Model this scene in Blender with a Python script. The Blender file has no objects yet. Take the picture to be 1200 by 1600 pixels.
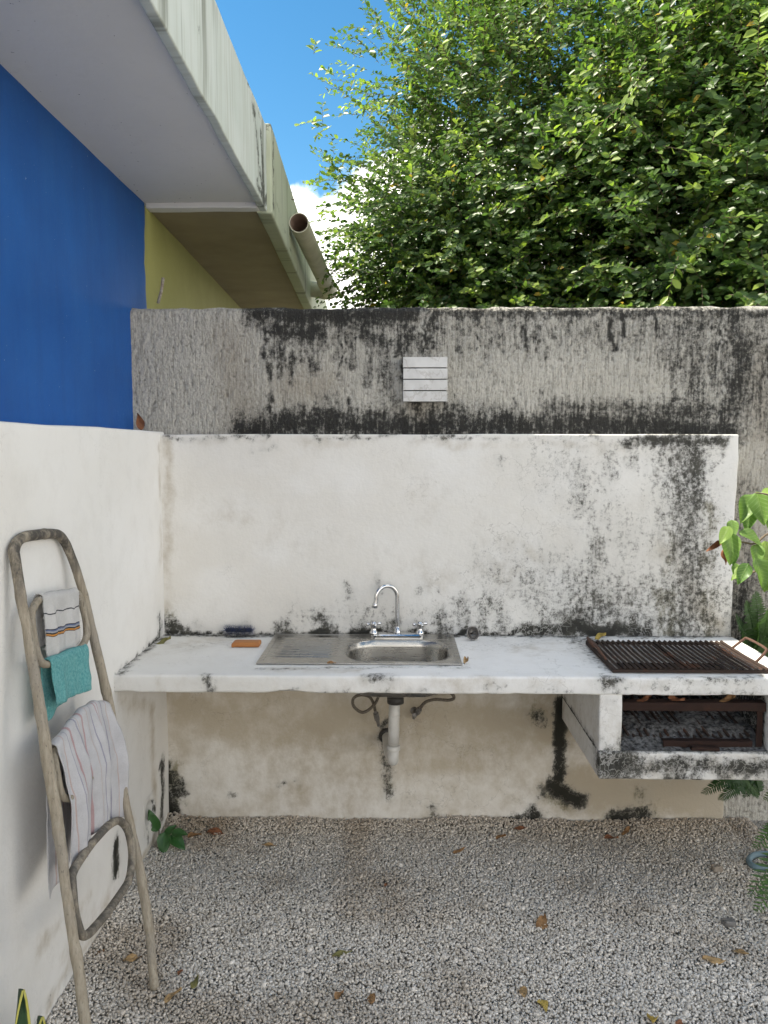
import bpy, math, random
import numpy as np
from mathutils import Vector, Matrix

rng = np.random.default_rng(7)
random.seed(7)
scene = bpy.context.scene
COL = scene.collection

# ------------------------------------------------------------------ camera
F, CX, CY = 1180.0, 600.0, 800.0            # focal length and centre for a 1200 x 1600 frame
CAM = np.array([0.0, -3.25, 1.682])
PITCH = math.atan(102 / F)
YAW = math.atan(20 / F * math.cos(PITCH))
cd = bpy.data.cameras.new('camera')
cam = bpy.data.objects.new('camera', cd); COL.objects.link(cam)
cam.location = CAM; cam.rotation_euler = (math.pi / 2 - PITCH, 0, YAW)
cd.sensor_fit = 'VERTICAL'; cd.sensor_height = 36; cd.lens = 36 * F / 1600
cd.clip_start = 0.05; cd.clip_end = 2000
scene.camera = cam

# ------------------------------------------------------------------ sky and sun
SUN = np.array([-1.0, 0.12, 1.19]); SUN /= np.linalg.norm(SUN)      # direction towards the sun
SKY_STRENGTH, SUN_STRENGTH, EXPOSURE = 0.080, 4.8, 1.14
world = bpy.data.worlds.new('World'); scene.world = world; world.use_nodes = True
wn, wl = world.node_tree.nodes, world.node_tree.links
wn.clear()
wo = wn.new('ShaderNodeOutputWorld'); wb = wn.new('ShaderNodeBackground')
sky = wn.new('ShaderNodeTexSky'); sky.sky_type = 'NISHITA'; sky.sun_disc = False
sky.sun_elevation = math.asin(SUN[2]); sky.sun_rotation = math.atan2(SUN[0], SUN[1])
sky.air_density = 1.0; sky.dust_density = 0.0; sky.ozone_density = 2.2; sky.altitude = 0
tc = wn.new('ShaderNodeTexCoord')
sep = wn.new('ShaderNodeSeparateXYZ'); wl.new(tc.outputs['Generated'], sep.inputs[0])
cn = wn.new('ShaderNodeTexNoise'); cn.inputs['Scale'].default_value = 3.3
cn.inputs['Detail'].default_value = 9; cn.inputs['Roughness'].default_value = 0.55
CLOUD_SHIFT = (19.1207, 18.9566, 1.1310)
cv = wn.new('ShaderNodeVectorMath'); cv.operation = 'ADD'; cv.inputs[1].default_value = CLOUD_SHIFT
wl.new(tc.outputs['Generated'], cv.inputs[0]); wl.new(cv.outputs[0], cn.inputs['Vector'])
el = wn.new('ShaderNodeMapRange'); wl.new(sep.outputs['Z'], el.inputs['Value'])
el.inputs['From Min'].default_value = 0.225; el.inputs['From Max'].default_value = 0.395
el.inputs['To Min'].default_value = 0.30; el.inputs['To Max'].default_value = 0.045  # high clouds added overhead, out of view, to whiten the light
ad = wn.new('ShaderNodeMath'); ad.operation = 'ADD'
wl.new(cn.outputs['Fac'], ad.inputs[0]); wl.new(el.outputs[0], ad.inputs[1])
cm = wn.new('ShaderNodeMapRange'); cm.interpolation_type = 'SMOOTHSTEP'
cm.inputs['From Min'].default_value = 0.57; cm.inputs['From Max'].default_value = 0.63
wl.new(ad.outputs[0], cm.inputs['Value'])
mx = wn.new('ShaderNodeMix'); mx.data_type = 'RGBA'
hs_ = wn.new('ShaderNodeHueSaturation'); hs_.inputs['Saturation'].default_value = 1.3; hs_.inputs['Value'].default_value = 1.25; hs_.inputs['Hue'].default_value = 0.492
wl.new(sky.outputs[0], hs_.inputs['Color'])
wl.new(cm.outputs[0], mx.inputs[0]); wl.new(hs_.outputs[0], mx.inputs[6])
mx.inputs[7].default_value = (16.2, 16.1, 16.3, 1)
wl.new(mx.outputs[2], wb.inputs['Color']); wb.inputs['Strength'].default_value = SKY_STRENGTH
wl.new(wb.outputs[0], wo.inputs[0])

sd = bpy.data.lights.new('sun', 'SUN'); sd.energy = SUN_STRENGTH; sd.angle = math.radians(0.55)
sd.color = (1.0, 0.955, 0.88)
sun = bpy.data.objects.new('sun', sd); COL.objects.link(sun)
sun.rotation_euler = Vector(SUN).to_track_quat('Z', 'Y').to_euler(); sun.location = (-6, 4, 12)

scene.view_settings.view_transform = 'Standard'; scene.view_settings.look = 'None'
scene.view_settings.exposure = EXPOSURE; scene.view_settings.gamma = 1
scene.view_settings.use_curve_mapping = False
scene.view_settings.use_white_balance = True; scene.view_settings.white_balance_temperature = 7050; scene.view_settings.white_balance_tint = 8
scene.render.engine = 'CYCLES'
scene.cycles.use_adaptive_sampling = True; scene.cycles.adaptive_threshold = 0.02; scene.cycles.adaptive_min_samples = 20
scene.cycles.max_bounces = 6; scene.cycles.diffuse_bounces = 4; scene.cycles.glossy_bounces = 3; scene.cycles.transmission_bounces = 4

# ------------------------------------------------------------------ measuring helpers (metres on real planes)
_fh = np.array([-math.sin(YAW), math.cos(YAW), 0]); _r = np.array([math.cos(YAW), math.sin(YAW), 0])
_z = np.array([0, 0, 1.0]); _f = math.cos(PITCH) * _fh - math.sin(PITCH) * _z
_u = math.sin(PITCH) * _fh + math.cos(PITCH) * _z
def ray(px, py): return _f * F + _r * (px - CX) + _u * (CY - py)
def at(px, py, ax, val):
    d = ray(px, py); i = 'xyz'.index(ax); return CAM + d * ((val - CAM[i]) / d[i])
def at_plane(px, py, n, p0):
    d = ray(px, py); n = np.array(n); return CAM + d * (((np.array(p0) - CAM) @ n) / (d @ n))

# ------------------------------------------------------------------ numpy noise
_T = np.random.default_rng(3).random((64, 64, 64)).astype(np.float32)
def vnoise(p, s=1.0, seed=0):
    p = np.asarray(p, float) * s + seed * 17.31
    i = np.floor(p).astype(int); f = p - i; f = f * f * (3 - 2 * f); i &= 63; j = (i + 1) & 63
    def g(a, b, c): return _T[a, b, c]
    x0, y0, z0 = i[..., 0], i[..., 1], i[..., 2]; x1, y1, z1 = j[..., 0], j[..., 1], j[..., 2]
    fx, fy, fz = f[..., 0], f[..., 1], f[..., 2]
    a = g(x0, y0, z0) * (1 - fx) + g(x1, y0, z0) * fx; b = g(x0, y1, z0) * (1 - fx) + g(x1, y1, z0) * fx
    c = g(x0, y0, z1) * (1 - fx) + g(x1, y0, z1) * fx; d = g(x0, y1, z1) * (1 - fx) + g(x1, y1, z1) * fx
    return (a * (1 - fy) + b * fy) * (1 - fz) + (c * (1 - fy) + d * fy) * fz
def fbm(p, s=1.0, octv=4, seed=0, gain=0.5):
    t, a, n = 0, 1.0, 0
    for k in range(octv):
        t = t + a * vnoise(p, s * 2 ** k, seed + k); n += a; a *= gain
    return t / n
def sstep(a, b, x): t = np.clip((x - a) / (b - a), 0, 1); return t * t * (3 - 2 * t)

# ------------------------------------------------------------------ material helper
class NT:
    def __init__(s, name):
        s.m = bpy.data.materials.new(name); s.m.use_nodes = True
        s.n, s.l = s.m.node_tree.nodes, s.m.node_tree.links
        s.n.clear(); s.out = s.n.new('ShaderNodeOutputMaterial')
        s._pos = None
    def put(s, sock, v):
        if isinstance(v, bpy.types.NodeSocket): s.l.new(v, sock)
        elif isinstance(v, (tuple, list)) and len(v) == 3 and sock.type == 'RGBA': sock.default_value = (*v, 1)
        else: sock.default_value = v
    def pos(s):
        if s._pos is None: s._pos = s.n.new('ShaderNodeNewGeometry').outputs['Position']
        return s._pos
    def objco(s): return s.n.new('ShaderNodeTexCoord').outputs['Object']
    def uv(s): return s.n.new('ShaderNodeTexCoord').outputs['UV']
    def scale(s, vec, sc, loc=(0, 0, 0)):
        q = s.n.new('ShaderNodeMapping'); s.put(q.inputs['Vector'], vec)
        q.inputs['Scale'].default_value = sc; q.inputs['Location'].default_value = loc; return q.outputs[0]
    def noise(s, sc, det=4, rough=0.55, vec=None, dist=0.0, col=False):
        q = s.n.new('ShaderNodeTexNoise'); s.put(q.inputs['Vector'], vec if vec is not None else s.pos())
        q.inputs['Scale'].default_value = sc; q.inputs['Detail'].default_value = det
        q.inputs['Roughness'].default_value = rough; q.inputs['Distortion'].default_value = dist
        return q.outputs['Color' if col else 'Fac']
    def vor(s, sc, feat='F1', vec=None, out='Distance', rand=1.0):
        q = s.n.new('ShaderNodeTexVoronoi'); q.feature = feat; s.put(q.inputs['Vector'], vec if vec is not None else s.pos())
        q.inputs['Scale'].default_value = sc; q.inputs['Randomness'].default_value = rand; return q.outputs[out]
    def attr(s, name, out='Fac'):
        q = s.n.new('ShaderNodeAttribute'); q.attribute_name = name; return q.outputs[out]
    def ma(s, op, a, b=0.0, c=0.0, clamp=False):
        q = s.n.new('ShaderNodeMath'); q.operation = op; q.use_clamp = clamp
        s.put(q.inputs[0], a); s.put(q.inputs[1], b); s.put(q.inputs[2], c); return q.outputs[0]
    def rng(s, v, a, b, c=0.0, d=1.0, smooth=False):
        q = s.n.new('ShaderNodeMapRange'); s.put(q.inputs['Value'], v)
        if smooth: q.interpolation_type = 'SMOOTHSTEP'
        for k, w in zip(('From Min', 'From Max', 'To Min', 'To Max'), (a, b, c, d)): s.put(q.inputs[k], w)
        return q.outputs[0]
    def mix(s, f, a, b, mode='MIX'):
        q = s.n.new('ShaderNodeMix'); q.data_type = 'RGBA'; q.blend_type = mode
        s.put(q.inputs[0], f); s.put(q.inputs[6], a); s.put(q.inputs[7], b); return q.outputs[2]
    def bump(s, h, st=0.5, dist=0.01, nrm=None):
        q = s.n.new('ShaderNodeBump'); s.put(q.inputs['Height'], h); q.inputs['Strength'].default_value = st
        q.inputs['Distance'].default_value = dist
        if nrm is not None: s.put(q.inputs['Normal'], nrm)
        return q.outputs[0]
    def bsdf(s, col, rough=0.8, normal=None, metal=0.0, spec=0.5, **kw):
        q = s.n.new('ShaderNodeBsdfPrincipled')
        s.put(q.inputs['Base Color'], col); s.put(q.inputs['Roughness'], rough); s.put(q.inputs['Metallic'], metal)
        s.put(q.inputs['Specular IOR Level'], spec)
        if normal is not None: s.put(q.inputs['Normal'], normal)
        for k, v in kw.items(): s.put(q.inputs[k.replace('_', ' ')], v)
        return q.outputs[0]
    def done(s, sh):
        s.l.new(sh, s.out.inputs['Surface']); return s.m

def stretched(t, sx, sz): return t.scale(t.pos(), (sx, sx, sz))

def cover(t, mask, fine=120, patch=22, zs=0.55, st=60, stz=8, lo=0.84, hi=1.70, sw=0.6):
    """uneven growth: how far a stain of strength mask has spread over a surface"""
    n1 = t.noise(fine * 0.36, 6, 0.82); n2 = t.noise(patch, 4, 0.7, t.scale(t.pos(), (1, 1, zs))); n3 = t.noise(1.0, 3, 0.65, stretched(t, st, stz))
    n = t.ma('MULTIPLY_ADD', t.ma('SUBTRACT', n1, 0.5), 3.3, t.ma('MULTIPLY_ADD', t.ma('SUBTRACT', n2, 0.5), 1.3, t.ma('MULTIPLY_ADD', t.ma('SUBTRACT', n3, 0.5), sw, 0.5)))
    f = t.rng(t.ma('MULTIPLY_ADD', mask, 1.45, n), lo, hi, 0, 1, True)
    return t.ma('MULTIPLY', f, t.rng(mask, 0.02, 0.2)), n1, n2
def plaster(name, base=(0.75, 0.73, 0.69), tint=(0.69, 0.655, 0.595), rough=0.85, crack=0.5, bump=1.0):
    """lime-washed plaster; stains (brown also holds painted shade) come from the surface's own attributes mold / brown / moss, uneven wash from va / vb"""
    t = NT(name)
    va, vb = t.attr('va'), t.attr('vb')
    c = t.mix(t.rng(va, 0.35, 0.75, 0, 0.6), base, tint)
    c = t.mix(t.rng(vb, 0.45, 0.72, 0, 0.5), c, (0.80, 0.79, 0.77))
    n2 = t.noise(13, 5, 0.7, t.scale(t.pos(), (1, 1, 0.8)))
    c = t.mix(t.rng(n2, 0.47, 0.75, 0, 0.24), c, (0.58, 0.555, 0.515))
    # brown grime; below the counter it also holds painted shade
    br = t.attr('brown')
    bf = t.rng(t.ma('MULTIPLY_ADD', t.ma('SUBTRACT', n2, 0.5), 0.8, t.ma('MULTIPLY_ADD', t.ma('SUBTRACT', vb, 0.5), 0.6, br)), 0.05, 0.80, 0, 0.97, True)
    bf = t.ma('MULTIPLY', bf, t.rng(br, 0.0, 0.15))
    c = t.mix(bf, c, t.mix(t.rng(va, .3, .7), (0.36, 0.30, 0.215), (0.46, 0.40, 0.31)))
    # hairline cracks
    wv = t.n.new('ShaderNodeVectorMath'); wv.operation = 'MULTIPLY_ADD'
    t.put(wv.inputs[0], t.noise(6, 4, 0.7, col=True)); wv.inputs[1].default_value = (0.25, 0.25, 0.25); t.put(wv.inputs[2], t.pos())
    ve = t.vor(6, 'DISTANCE_TO_EDGE', wv.outputs[0])
    cr = t.ma('MULTIPLY', t.rng(ve, 0.003, 0.013, 1, 0), t.ma('MULTIPLY', t.rng(t.attr('vc'), 0.5, 0.62), crack))
    c = t.mix(t.ma('MULTIPLY', cr, 0.65), c, (0.22, 0.20, 0.17))
    mo = t.attr('mold'); ms = t.attr('moss')
    of, f1, f2 = cover(t, mo)
    mf = t.ma('MULTIPLY', t.rng(t.ma('MULTIPLY_ADD', t.ma('SUBTRACT', f2, 0.5), 1.8, t.ma('MULTIPLY_ADD', t.ma('SUBTRACT', f1, .5), .8, ms)), 0.25, 0.85, 0, 0.85, True), t.rng(ms, 0.02, 0.2))
    c = t.mix(mf, c, t.mix(f1, (0.075, 0.07, 0.022), (0.26, 0.22, 0.115)))
    # soft grey bloom round the mould, then the mould itself with pale flaking crack lines through it
    c = t.mix(t.ma('MULTIPLY', t.rng(mo, 0.0, 0.8, 0, 0.68), t.rng(n2, 0.3, 0.7, 0.35, 1.0)), c, (0.27, 0.265, 0.24))
    ve2 = t.vor(26, 'DISTANCE_TO_EDGE', wv.outputs[0])
    fl = t.ma('MULTIPLY', t.ma('MULTIPLY', t.rng(ve2, 0.02, 0.075, 1, 0), t.rng(t.attr('vc'), 0.45, 0.6)), t.rng(mo, 1.25, 1.5, 1, 0))
    of = t.ma('MULTIPLY', of, t.rng(fl, 0, 1, 0.95, 0.5))
    c = t.mix(of, c, t.mix(t.rng(mo, .7, 1.25), t.mix(t.rng(f2, .35, .65), (0.012, 0.012, 0.010), (0.06, 0.057, 0.046)), (0.008, 0.008, 0.005)))
    return t.done(t.bsdf(c, rough, t.bump(t.noise(55, 4, 0.65), 0.26 * bump, 0.008), spec=0.2))

def simple(name, c1, c2, sc=20, rough=0.7, metal=0.0, bump=0.2, dist=0.004, spec=0.4, det=5, obj=False, **kw):
    t = NT(name); v = t.objco() if obj else t.pos()
    n = t.noise(sc, det, 0.6, v)
    return t.done(t.bsdf(t.mix(t.rng(n, 0.35, 0.65), c1, c2), rough, t.bump(t.noise(sc * 3, 4, 0.6, v), bump, dist), metal, spec, **kw))

# ------------------------------------------------------------------ mesh helpers
def put_mesh(name, V, Fc, mat, parent=None, smooth=True, attrs=None, uv=None):
    me = bpy.data.meshes.new(name)
    V = np.asarray(V, np.float32)
    if parent is not None: V = V - np.array(parent.get('_o', (0, 0, 0)), np.float32)
    if isinstance(Fc, np.ndarray):
        k = Fc.shape[1]; n = len(Fc)
        me.vertices.add(len(V)); me.vertices.foreach_set('co', V.ravel())
        me.loops.add(n * k); me.loops.foreach_set('vertex_index', Fc.astype(np.int32).ravel())
        me.polygons.add(n); me.polygons.foreach_set('loop_start', np.arange(0, n * k, k, dtype=np.int32))
        me.update(calc_edges=True)
    else:
        me.from_pydata(V.tolist(), [], Fc)
    me.validate()
    if smooth: me.polygons.foreach_set('use_smooth', np.ones(len(me.polygons), bool))
    if attrs and 'mold' in attrs and len(V) < 120000:
        W = V if parent is None else V + np.array(parent.get('_o', (0, 0, 0)), np.float32)
        attrs = dict(attrs); attrs['va'] = fbm(W, 1.6, 5, 41); attrs['vb'] = fbm(W * np.array([1, 1, 1.6]), 4.0, 4, 52); attrs['vc'] = fbm(W, 2.4, 3, 63)
    for k, a in (attrs or {}).items():
        at_ = me.attributes.new(k, 'FLOAT', 'POINT'); at_.data.foreach_set('value', np.asarray(a, np.float32))
    if uv is not None:
        ul = me.uv_layers.new(name='UVMap'); li = np.zeros(len(me.loops), np.int32); me.loops.foreach_get('vertex_index', li)
        ul.data.foreach_set('uv', np.asarray(uv, np.float32)[li].ravel())
    me.materials.append(mat)
    o = bpy.data.objects.new(name, me); COL.objects.link(o)
    if parent is not None: o.parent = parent; o['_o'] = tuple(parent.get('_o', (0, 0, 0)))
    return o
def thing(name, loc, label, cat, group=None):
    o = bpy.data.objects.new(name, None); COL.objects.link(o); o.location = loc; o['_o'] = tuple(float(v) for v in loc)
    o.empty_display_size = 0.05
    return tag(o, label, cat, group)
def tag(o, label, cat, group=None, kind=None):
    o['label'] = label; o['category'] = cat
    if group: o['group'] = group
    if kind: o['kind'] = kind
    return o
class MB:
    def __init__(s): s.v, s.f = [], []
    def add(s, V, Fc):
        k = len(s.v); s.v += [tuple(map(float, p)) for p in V]; s.f += [tuple(int(i) + k for i in q) for q in Fc]; return s
    def box(s, a, b):
        x0, y0, z0 = a; x1, y1, z1 = b
        return s.add([(x0, y0, z0), (x1, y0, z0), (x1, y1, z0), (x0, y1, z0), (x0, y0, z1), (x1, y0, z1), (x1, y1, z1), (x0, y1, z1)],
                     [(0, 3, 2, 1), (4, 5, 6, 7), (0, 1, 5, 4), (1, 2, 6, 5), (2, 3, 7, 6), (3, 0, 4, 7)])
    def tube(s, P, r, n=10, closed=False, caps=True):
        P = np.asarray(P, float); m = len(P); R = np.full(m, r) if np.isscalar(r) else np.asarray(r, float)
        T = np.zeros_like(P)
        for i in range(m):
            a = P[(i - 1) % m] if (closed or i > 0) else P[i]; b = P[(i + 1) % m] if (closed or i < m - 1) else P[i]
            T[i] = (b - a) / (np.linalg.norm(b - a) + 1e-12)
        ref = np.array([0, 0, 1.0]) if abs(T[0][2]) < 0.9 else np.array([1.0, 0, 0])
        N = np.cross(T[0], ref); N /= np.linalg.norm(N); V = []; frames = []
        for i in range(m):
            N = N - T[i] * (N @ T[i]); N /= np.linalg.norm(N) + 1e-12
            B = np.cross(T[i], N)
            for k in range(n):
                q = 2 * math.pi * k / n; V.append(P[i] + R[i] * (math.cos(q) * N + math.sin(q) * B))
        Fc = []
        for i in range(m if closed else m - 1):
            j = (i + 1) % m
            for k in range(n): Fc.append((i * n + k, i * n + (k + 1) % n, j * n + (k + 1) % n, j * n + k))
        if caps and not closed: Fc.append(tuple(range(n - 1, -1, -1))); Fc.append(tuple((m - 1) * n + k for k in range(n)))
        return s.add(V, Fc)
    def lathe(s, prof, o, axis=(0, 0, 1), n=24, caps=True):
        """prof: (radius, height) along axis from o"""
        a = np.array(axis, float); a /= np.linalg.norm(a)
        ref = np.array([1.0, 0, 0]) if abs(a[0]) < 0.9 else np.array([0, 1.0, 0])
        N = np.cross(a, ref); N /= np.linalg.norm(N); B = np.cross(a, N); V = []
        for r, h in prof:
            for k in range(n):
                q = 2 * math.pi * k / n; V.append(np.array(o) + a * h + r * (math.cos(q) * N + math.sin(q) * B))
        Fc = []
        for i in range(len(prof) - 1):
            for k in range(n): Fc.append((i * n + k, i * n + (k + 1) % n, (i + 1) * n + (k + 1) % n, (i + 1) * n + k))
        if caps:
            Fc.append(tuple(range(n - 1, -1, -1))); Fc.append(tuple((len(prof) - 1) * n + k for k in range(n)))
        return s.add(V, Fc)
    def build(s, name, mat, parent=None, smooth=True, bevel=0, seg=2, attrs=None):
        o = put_mesh(name, s.v, s.f, mat, parent, smooth, attrs)
        if bevel:
            b = o.modifiers.new('bevel', 'BEVEL'); b.width = bevel; b.segments = seg; b.limit_method = 'ANGLE'; b.angle_limit = 0.7
            b.harden_normals = False
        return o
def autosmooth(o, ang=35):
    me = o.data; me.set_sharp_from_angle(angle=math.radians(ang)); return o
def spline(pts, n=8, closed=False):
    P = [np.array(p, float) for p in pts]; m = len(P); out = []
    for i in range(m if closed else m - 1):
        if closed: a, b, c, d = P[(i - 1) % m], P[i], P[(i + 1) % m], P[(i + 2) % m]
        else: a, b, c, d = P[max(i - 1, 0)], P[i], P[i + 1], P[min(i + 2, m - 1)]
        for k in range(n):
            t = k / n
            out.append(0.5 * (2 * b + (c - a) * t + (2 * a - 5 * b + 4 * c - d) * t * t + (-a + 3 * b - 3 * c + d) * t ** 3))
    if not closed: out.append(P[-1])
    return np.array(out)
def lines(a, b, step, r, extra=()):
    L = b - a; n = max(1, int(round((L - 2 * r) / step)))
    q = list(np.linspace(a + r, b - r, n + 1)) + [a, b]
    if r > 0: q += [a + r * 0.3, b - r * 0.3, a + r * 0.65, b - r * 0.65]
    q = sorted(q)
    for e in extra:
        q = [v for v in q if abs(v - e) > step * 0.3 or v in (a, b)] + [e]
    return np.array(sorted(q))
def gridbox(lo, hi, step=0.02, r=0.008, holes=(), faces='xXyYzZ', disp=0.0, dscale=6.0, seed=0):
    """box of fine quads with rounded edges and wavy faces; holes: (face, a0, a1, b0, b1), through=True cuts both z faces"""
    lo, hi = np.array(lo, float), np.array(hi, float); V, Q = [], []; k0 = 0
    ext = {0: [], 1: [], 2: []}
    for h in holes:
        A = 'xyz'.index(h[0].lower()); u, v = [i for i in range(3) if i != A]
        ext[u] += [h[1], h[2]]; ext[v] += [h[3], h[4]]
    G = [lines(lo[i], hi[i], step, r, ext[i]) for i in range(3)]
    for fc in faces:
        A = 'xyz'.index(fc.lower()); u, v = [i for i in range(3) if i != A]
        U, W = np.meshgrid(G[u], G[v], indexing='ij'); P = np.zeros(U.shape + (3,)); P[..., u] = U; P[..., v] = W
        P[..., A] = hi[A] if fc.isupper() else lo[A]
        nu, nv = U.shape; idx = np.arange(nu * nv).reshape(nu, nv)
        q = np.stack([idx[:-1, :-1], idx[1:, :-1], idx[1:, 1:], idx[:-1, 1:]], -1)
        cu = (G[u][1:] + G[u][:-1]) / 2; cv = (G[v][1:] + G[v][:-1]) / 2
        keep = np.ones((nu - 1, nv - 1), bool)
        for h in holes:
            if h[0] == fc or (h[0].lower() == fc.lower() and len(h) > 5 and h[5]):
                keep &= ~((cu[:, None] > h[1]) & (cu[:, None] < h[2]) & (cv[None, :] > h[3]) & (cv[None, :] < h[4]))
        q = q[keep]
        flip = (fc.isupper()) == (A == 1)
        if flip: q = q[:, ::-1]
        V.append(P.reshape(-1, 3)); Q.append(q + k0); k0 += nu * nv
    for h in holes:
        if len(h) > 5 and h[5]:
            A = 'xyz'.index(h[0].lower()); u, v = [i for i in range(3) if i != A]
            for (w, val, o_, o0, o1) in ((u, h[1], v, h[3], h[4]), (u, h[2], v, h[3], h[4]), (v, h[3], u, h[1], h[2]), (v, h[4], u, h[1], h[2])):
                go = G[o_][(G[o_] >= o0 - 1e-9) & (G[o_] <= o1 + 1e-9)]; ga = G[A]
                U, W = np.meshgrid(go, ga, indexing='ij'); P = np.zeros(U.shape + (3,)); P[..., o_] = U; P[..., A] = W; P[..., w] = val
                nu, nv = U.shape; idx = np.arange(nu * nv).reshape(nu, nv)
                q = np.stack([idx[:-1, :-1], idx[1:, :-1], idx[1:, 1:], idx[:-1, 1:]], -1).reshape(-1, 4)
                V.append(P.reshape(-1, 3)); Q.append(q + k0); k0 += nu * nv
    V = np.concatenate(V); Q = np.concatenate(Q)
    key = np.round(V * 1e5).astype(np.int64); _, first, inv = np.unique(key, axis=0, return_index=True, return_inverse=True)
    V = V[first]; Q = inv.reshape(-1)[Q]
    if r > 0:
        q = np.clip(V, lo + r, hi - r); d = V - q; L = np.linalg.norm(d, axis=1, keepdims=True)
        V = np.where(L > 1e-9, q + d / np.maximum(L, 1e-9) * r, V)
    if disp:
        for i in range(3): V[:, i] += (fbm(V, dscale, 3, seed + 5 * i) - 0.5) * 2 * disp
    return V, Q
def stain(V, strokes, ax, val, seed=0):
    """strokes: (list of measured points, radius, strength) on the plane ax = val -> value per vertex"""
    out = np.zeros(len(V))
    W = V + (np.stack([fbm(V, 9, 3, seed + k) for k in range(3)], 1) - 0.5) * 0.06 + (np.stack([vnoise(V, 45, seed + k + 9) for k in range(3)], 1) - 0.5) * 0.022
    for pts, rad, st in strokes:
        Q = [at(p[0], p[1], ax, val) for p in pts]
        r = np.linalg.norm(at(pts[0][0], pts[0][1] + rad, ax, val) - Q[0])
        d = np.full(len(V), 1e9)
        if len(Q) == 1: d = np.linalg.norm(W - Q[0], axis=1)
        for a, b in zip(Q[:-1], Q[1:]):
            ab = b - a; t = np.clip(((W - a) @ ab) / (ab @ ab), 0, 1); d = np.minimum(d, np.linalg.norm(W - a - t[:, None] * ab, axis=1))
        out = np.maximum(out, st * np.exp(-(d / r) ** 2))
    return out

# ------------------------------------------------------------------ materials
M = {}
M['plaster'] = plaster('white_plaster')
M['counter'] = plaster('counter_plaster', (0.76, 0.75, 0.73), (0.67, 0.65, 0.60), crack=0.4)
M['side'] = plaster('side_plaster', (0.765, 0.755, 0.73), (0.71, 0.685, 0.64), crack=0.15)
t = NT('soffit_paint'); c = t.mix(t.rng(t.noise(2.5, 5, .6), .35, .65), (0.72, 0.705, 0.68), (0.77, 0.755, 0.73))
c = t.mix(t.rng(t.noise(70, 2, .5), .745, .77), c, (0.12, 0.11, 0.10)); c = t.mix(t.rng(t.noise(5, 6, .75), .55, .75, 0, .3), c, (0.52, 0.50, 0.47))
M['soffit'] = t.done(t.bsdf(c, .85, t.bump(t.noise(40, 4, .6), .15, .005), spec=.2))
def fascia_mat(name, base, b2):
    t = NT(name); c = t.mix(t.rng(t.noise(3, 4), 0.35, 0.65), base, b2)
    s1 = t.noise(1.0, 3, 0.6, t.scale(t.pos(), (1, 11, 0.9)))
    c = t.mix(t.rng(s1, 0.52, 0.70, 0, 0.78, True), c, (0.17, 0.18, 0.14))
    s2 = t.noise(1.0, 4, 0.65, t.scale(t.pos(), (1, 40, 2.2)))
    c = t.mix(t.rng(s2, 0.46, 0.75, 0, 0.5), c, (0.36, 0.37, 0.29))
    of, f1, f2 = cover(t, t.attr('mold'), 90, 14, 0.35)
    c = t.mix(t.ma('MULTIPLY', of, .9), c, t.mix(f1, (0.03, 0.03, 0.026), (0.10, 0.10, 0.085)))
    return t.done(t.bsdf(c, 0.85, t.bump(s2, 0.15, 0.006), spec=0.2))
M['fascia'] = fascia_mat('fascia_paint', (0.62, 0.66, 0.625), (0.55, 0.60, 0.555))
M['fascia2'] = fascia_mat('greenish_fascia', (0.48, 0.51, 0.39), (0.42, 0.46, 0.33))
t = NT('blue_paint'); n = t.noise(2.2, 5, 0.6); c = t.mix(t.rng(n, 0.35, 0.7), (0.008, 0.080, 0.30), (0.012, 0.108, 0.38))
c = t.mix(t.rng(t.noise(9, 5, .7, t.scale(t.pos(), (1, 1, .3))), .45, .75, 0, .35), c, (0.022, 0.12, 0.36))
c = t.mix(t.rng(t.noise(1, 5, 0.6, t.scale(t.pos(), (1, 14, 1.2))), 0.5, 0.8, 0, 0.3), c, (0.012, 0.055, 0.20))
c = t.mix(t.rng(t.noise(85, 3, 0.6), 0.735, 0.76), c, (0.45, 0.5, 0.58))
M['blue'] = t.done(t.bsdf(c, 0.6, t.bump(t.noise(50, 5, 0.6), 0.25, 0.006), spec=0.3))
M['green_wall'] = simple('olive_paint', (0.36, 0.355, 0.125), (0.32, 0.32, 0.105), 4, 0.75, bump=0.2)
M['brown_soffit'] = simple('bare_concrete_soffit', (0.34, 0.285, 0.185), (0.26, 0.215, 0.14), 2.5, 0.85, bump=0.3)
# roughcast boundary wall
t = NT('roughcast')
pit = t.attr('pit')
c = t.mix(t.rng(t.noise(2.0, 4), 0.35, 0.65), (0.50, 0.475, 0.415), (0.57, 0.545, 0.485))
sp = t.noise(1, 4, 0.7, t.scale(t.pos(), (150, 100, 70)))
c = t.mix(t.rng(sp, 0.5, 0.7, 0, 0.75), c, (0.22, 0.205, 0.18))
c = t.mix(t.rng(pit, 0.45, 0.85, 0, 0.8), c, (0.12, 0.11, 0.098))  # shade of the hollows painted into the colour, following the relief
vs = t.noise(1, 3, .6, t.scale(t.pos(), (130, 60, 10))); c = t.mix(t.rng(vs, .5, .68, 0, .55), c, (0.20, 0.19, 0.165)); c = t.mix(t.rng(vs, .33, .45, .35, 0), c, (0.66, 0.635, 0.58))
bf = t.ma('MULTIPLY', t.attr('brown'), t.rng(sp, 0.3, 0.7, 1, .6)); c = t.mix(bf, c, (0.25, 0.205, 0.15))
mo = t.attr('mold'); of, f1, f2 = cover(t, t.ma('MULTIPLY_ADD', t.ma('MULTIPLY', pit, t.rng(mo, 0.0, 0.2)), 0.22, mo), 150, 30, 0.4, 95, 7, 0.72, 1.85, 1.5)
c = t.mix(t.ma('MULTIPLY', t.rng(mo, 0, .9, 0, .6), t.rng(f2, .3, .7, .4, 1)), c, (0.16, 0.155, 0.14))
c = t.mix(t.ma('MULTIPLY', of, .94), c, t.mix(f1, (0.006, 0.006, 0.006), (0.032, 0.031, 0.028)))
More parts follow.
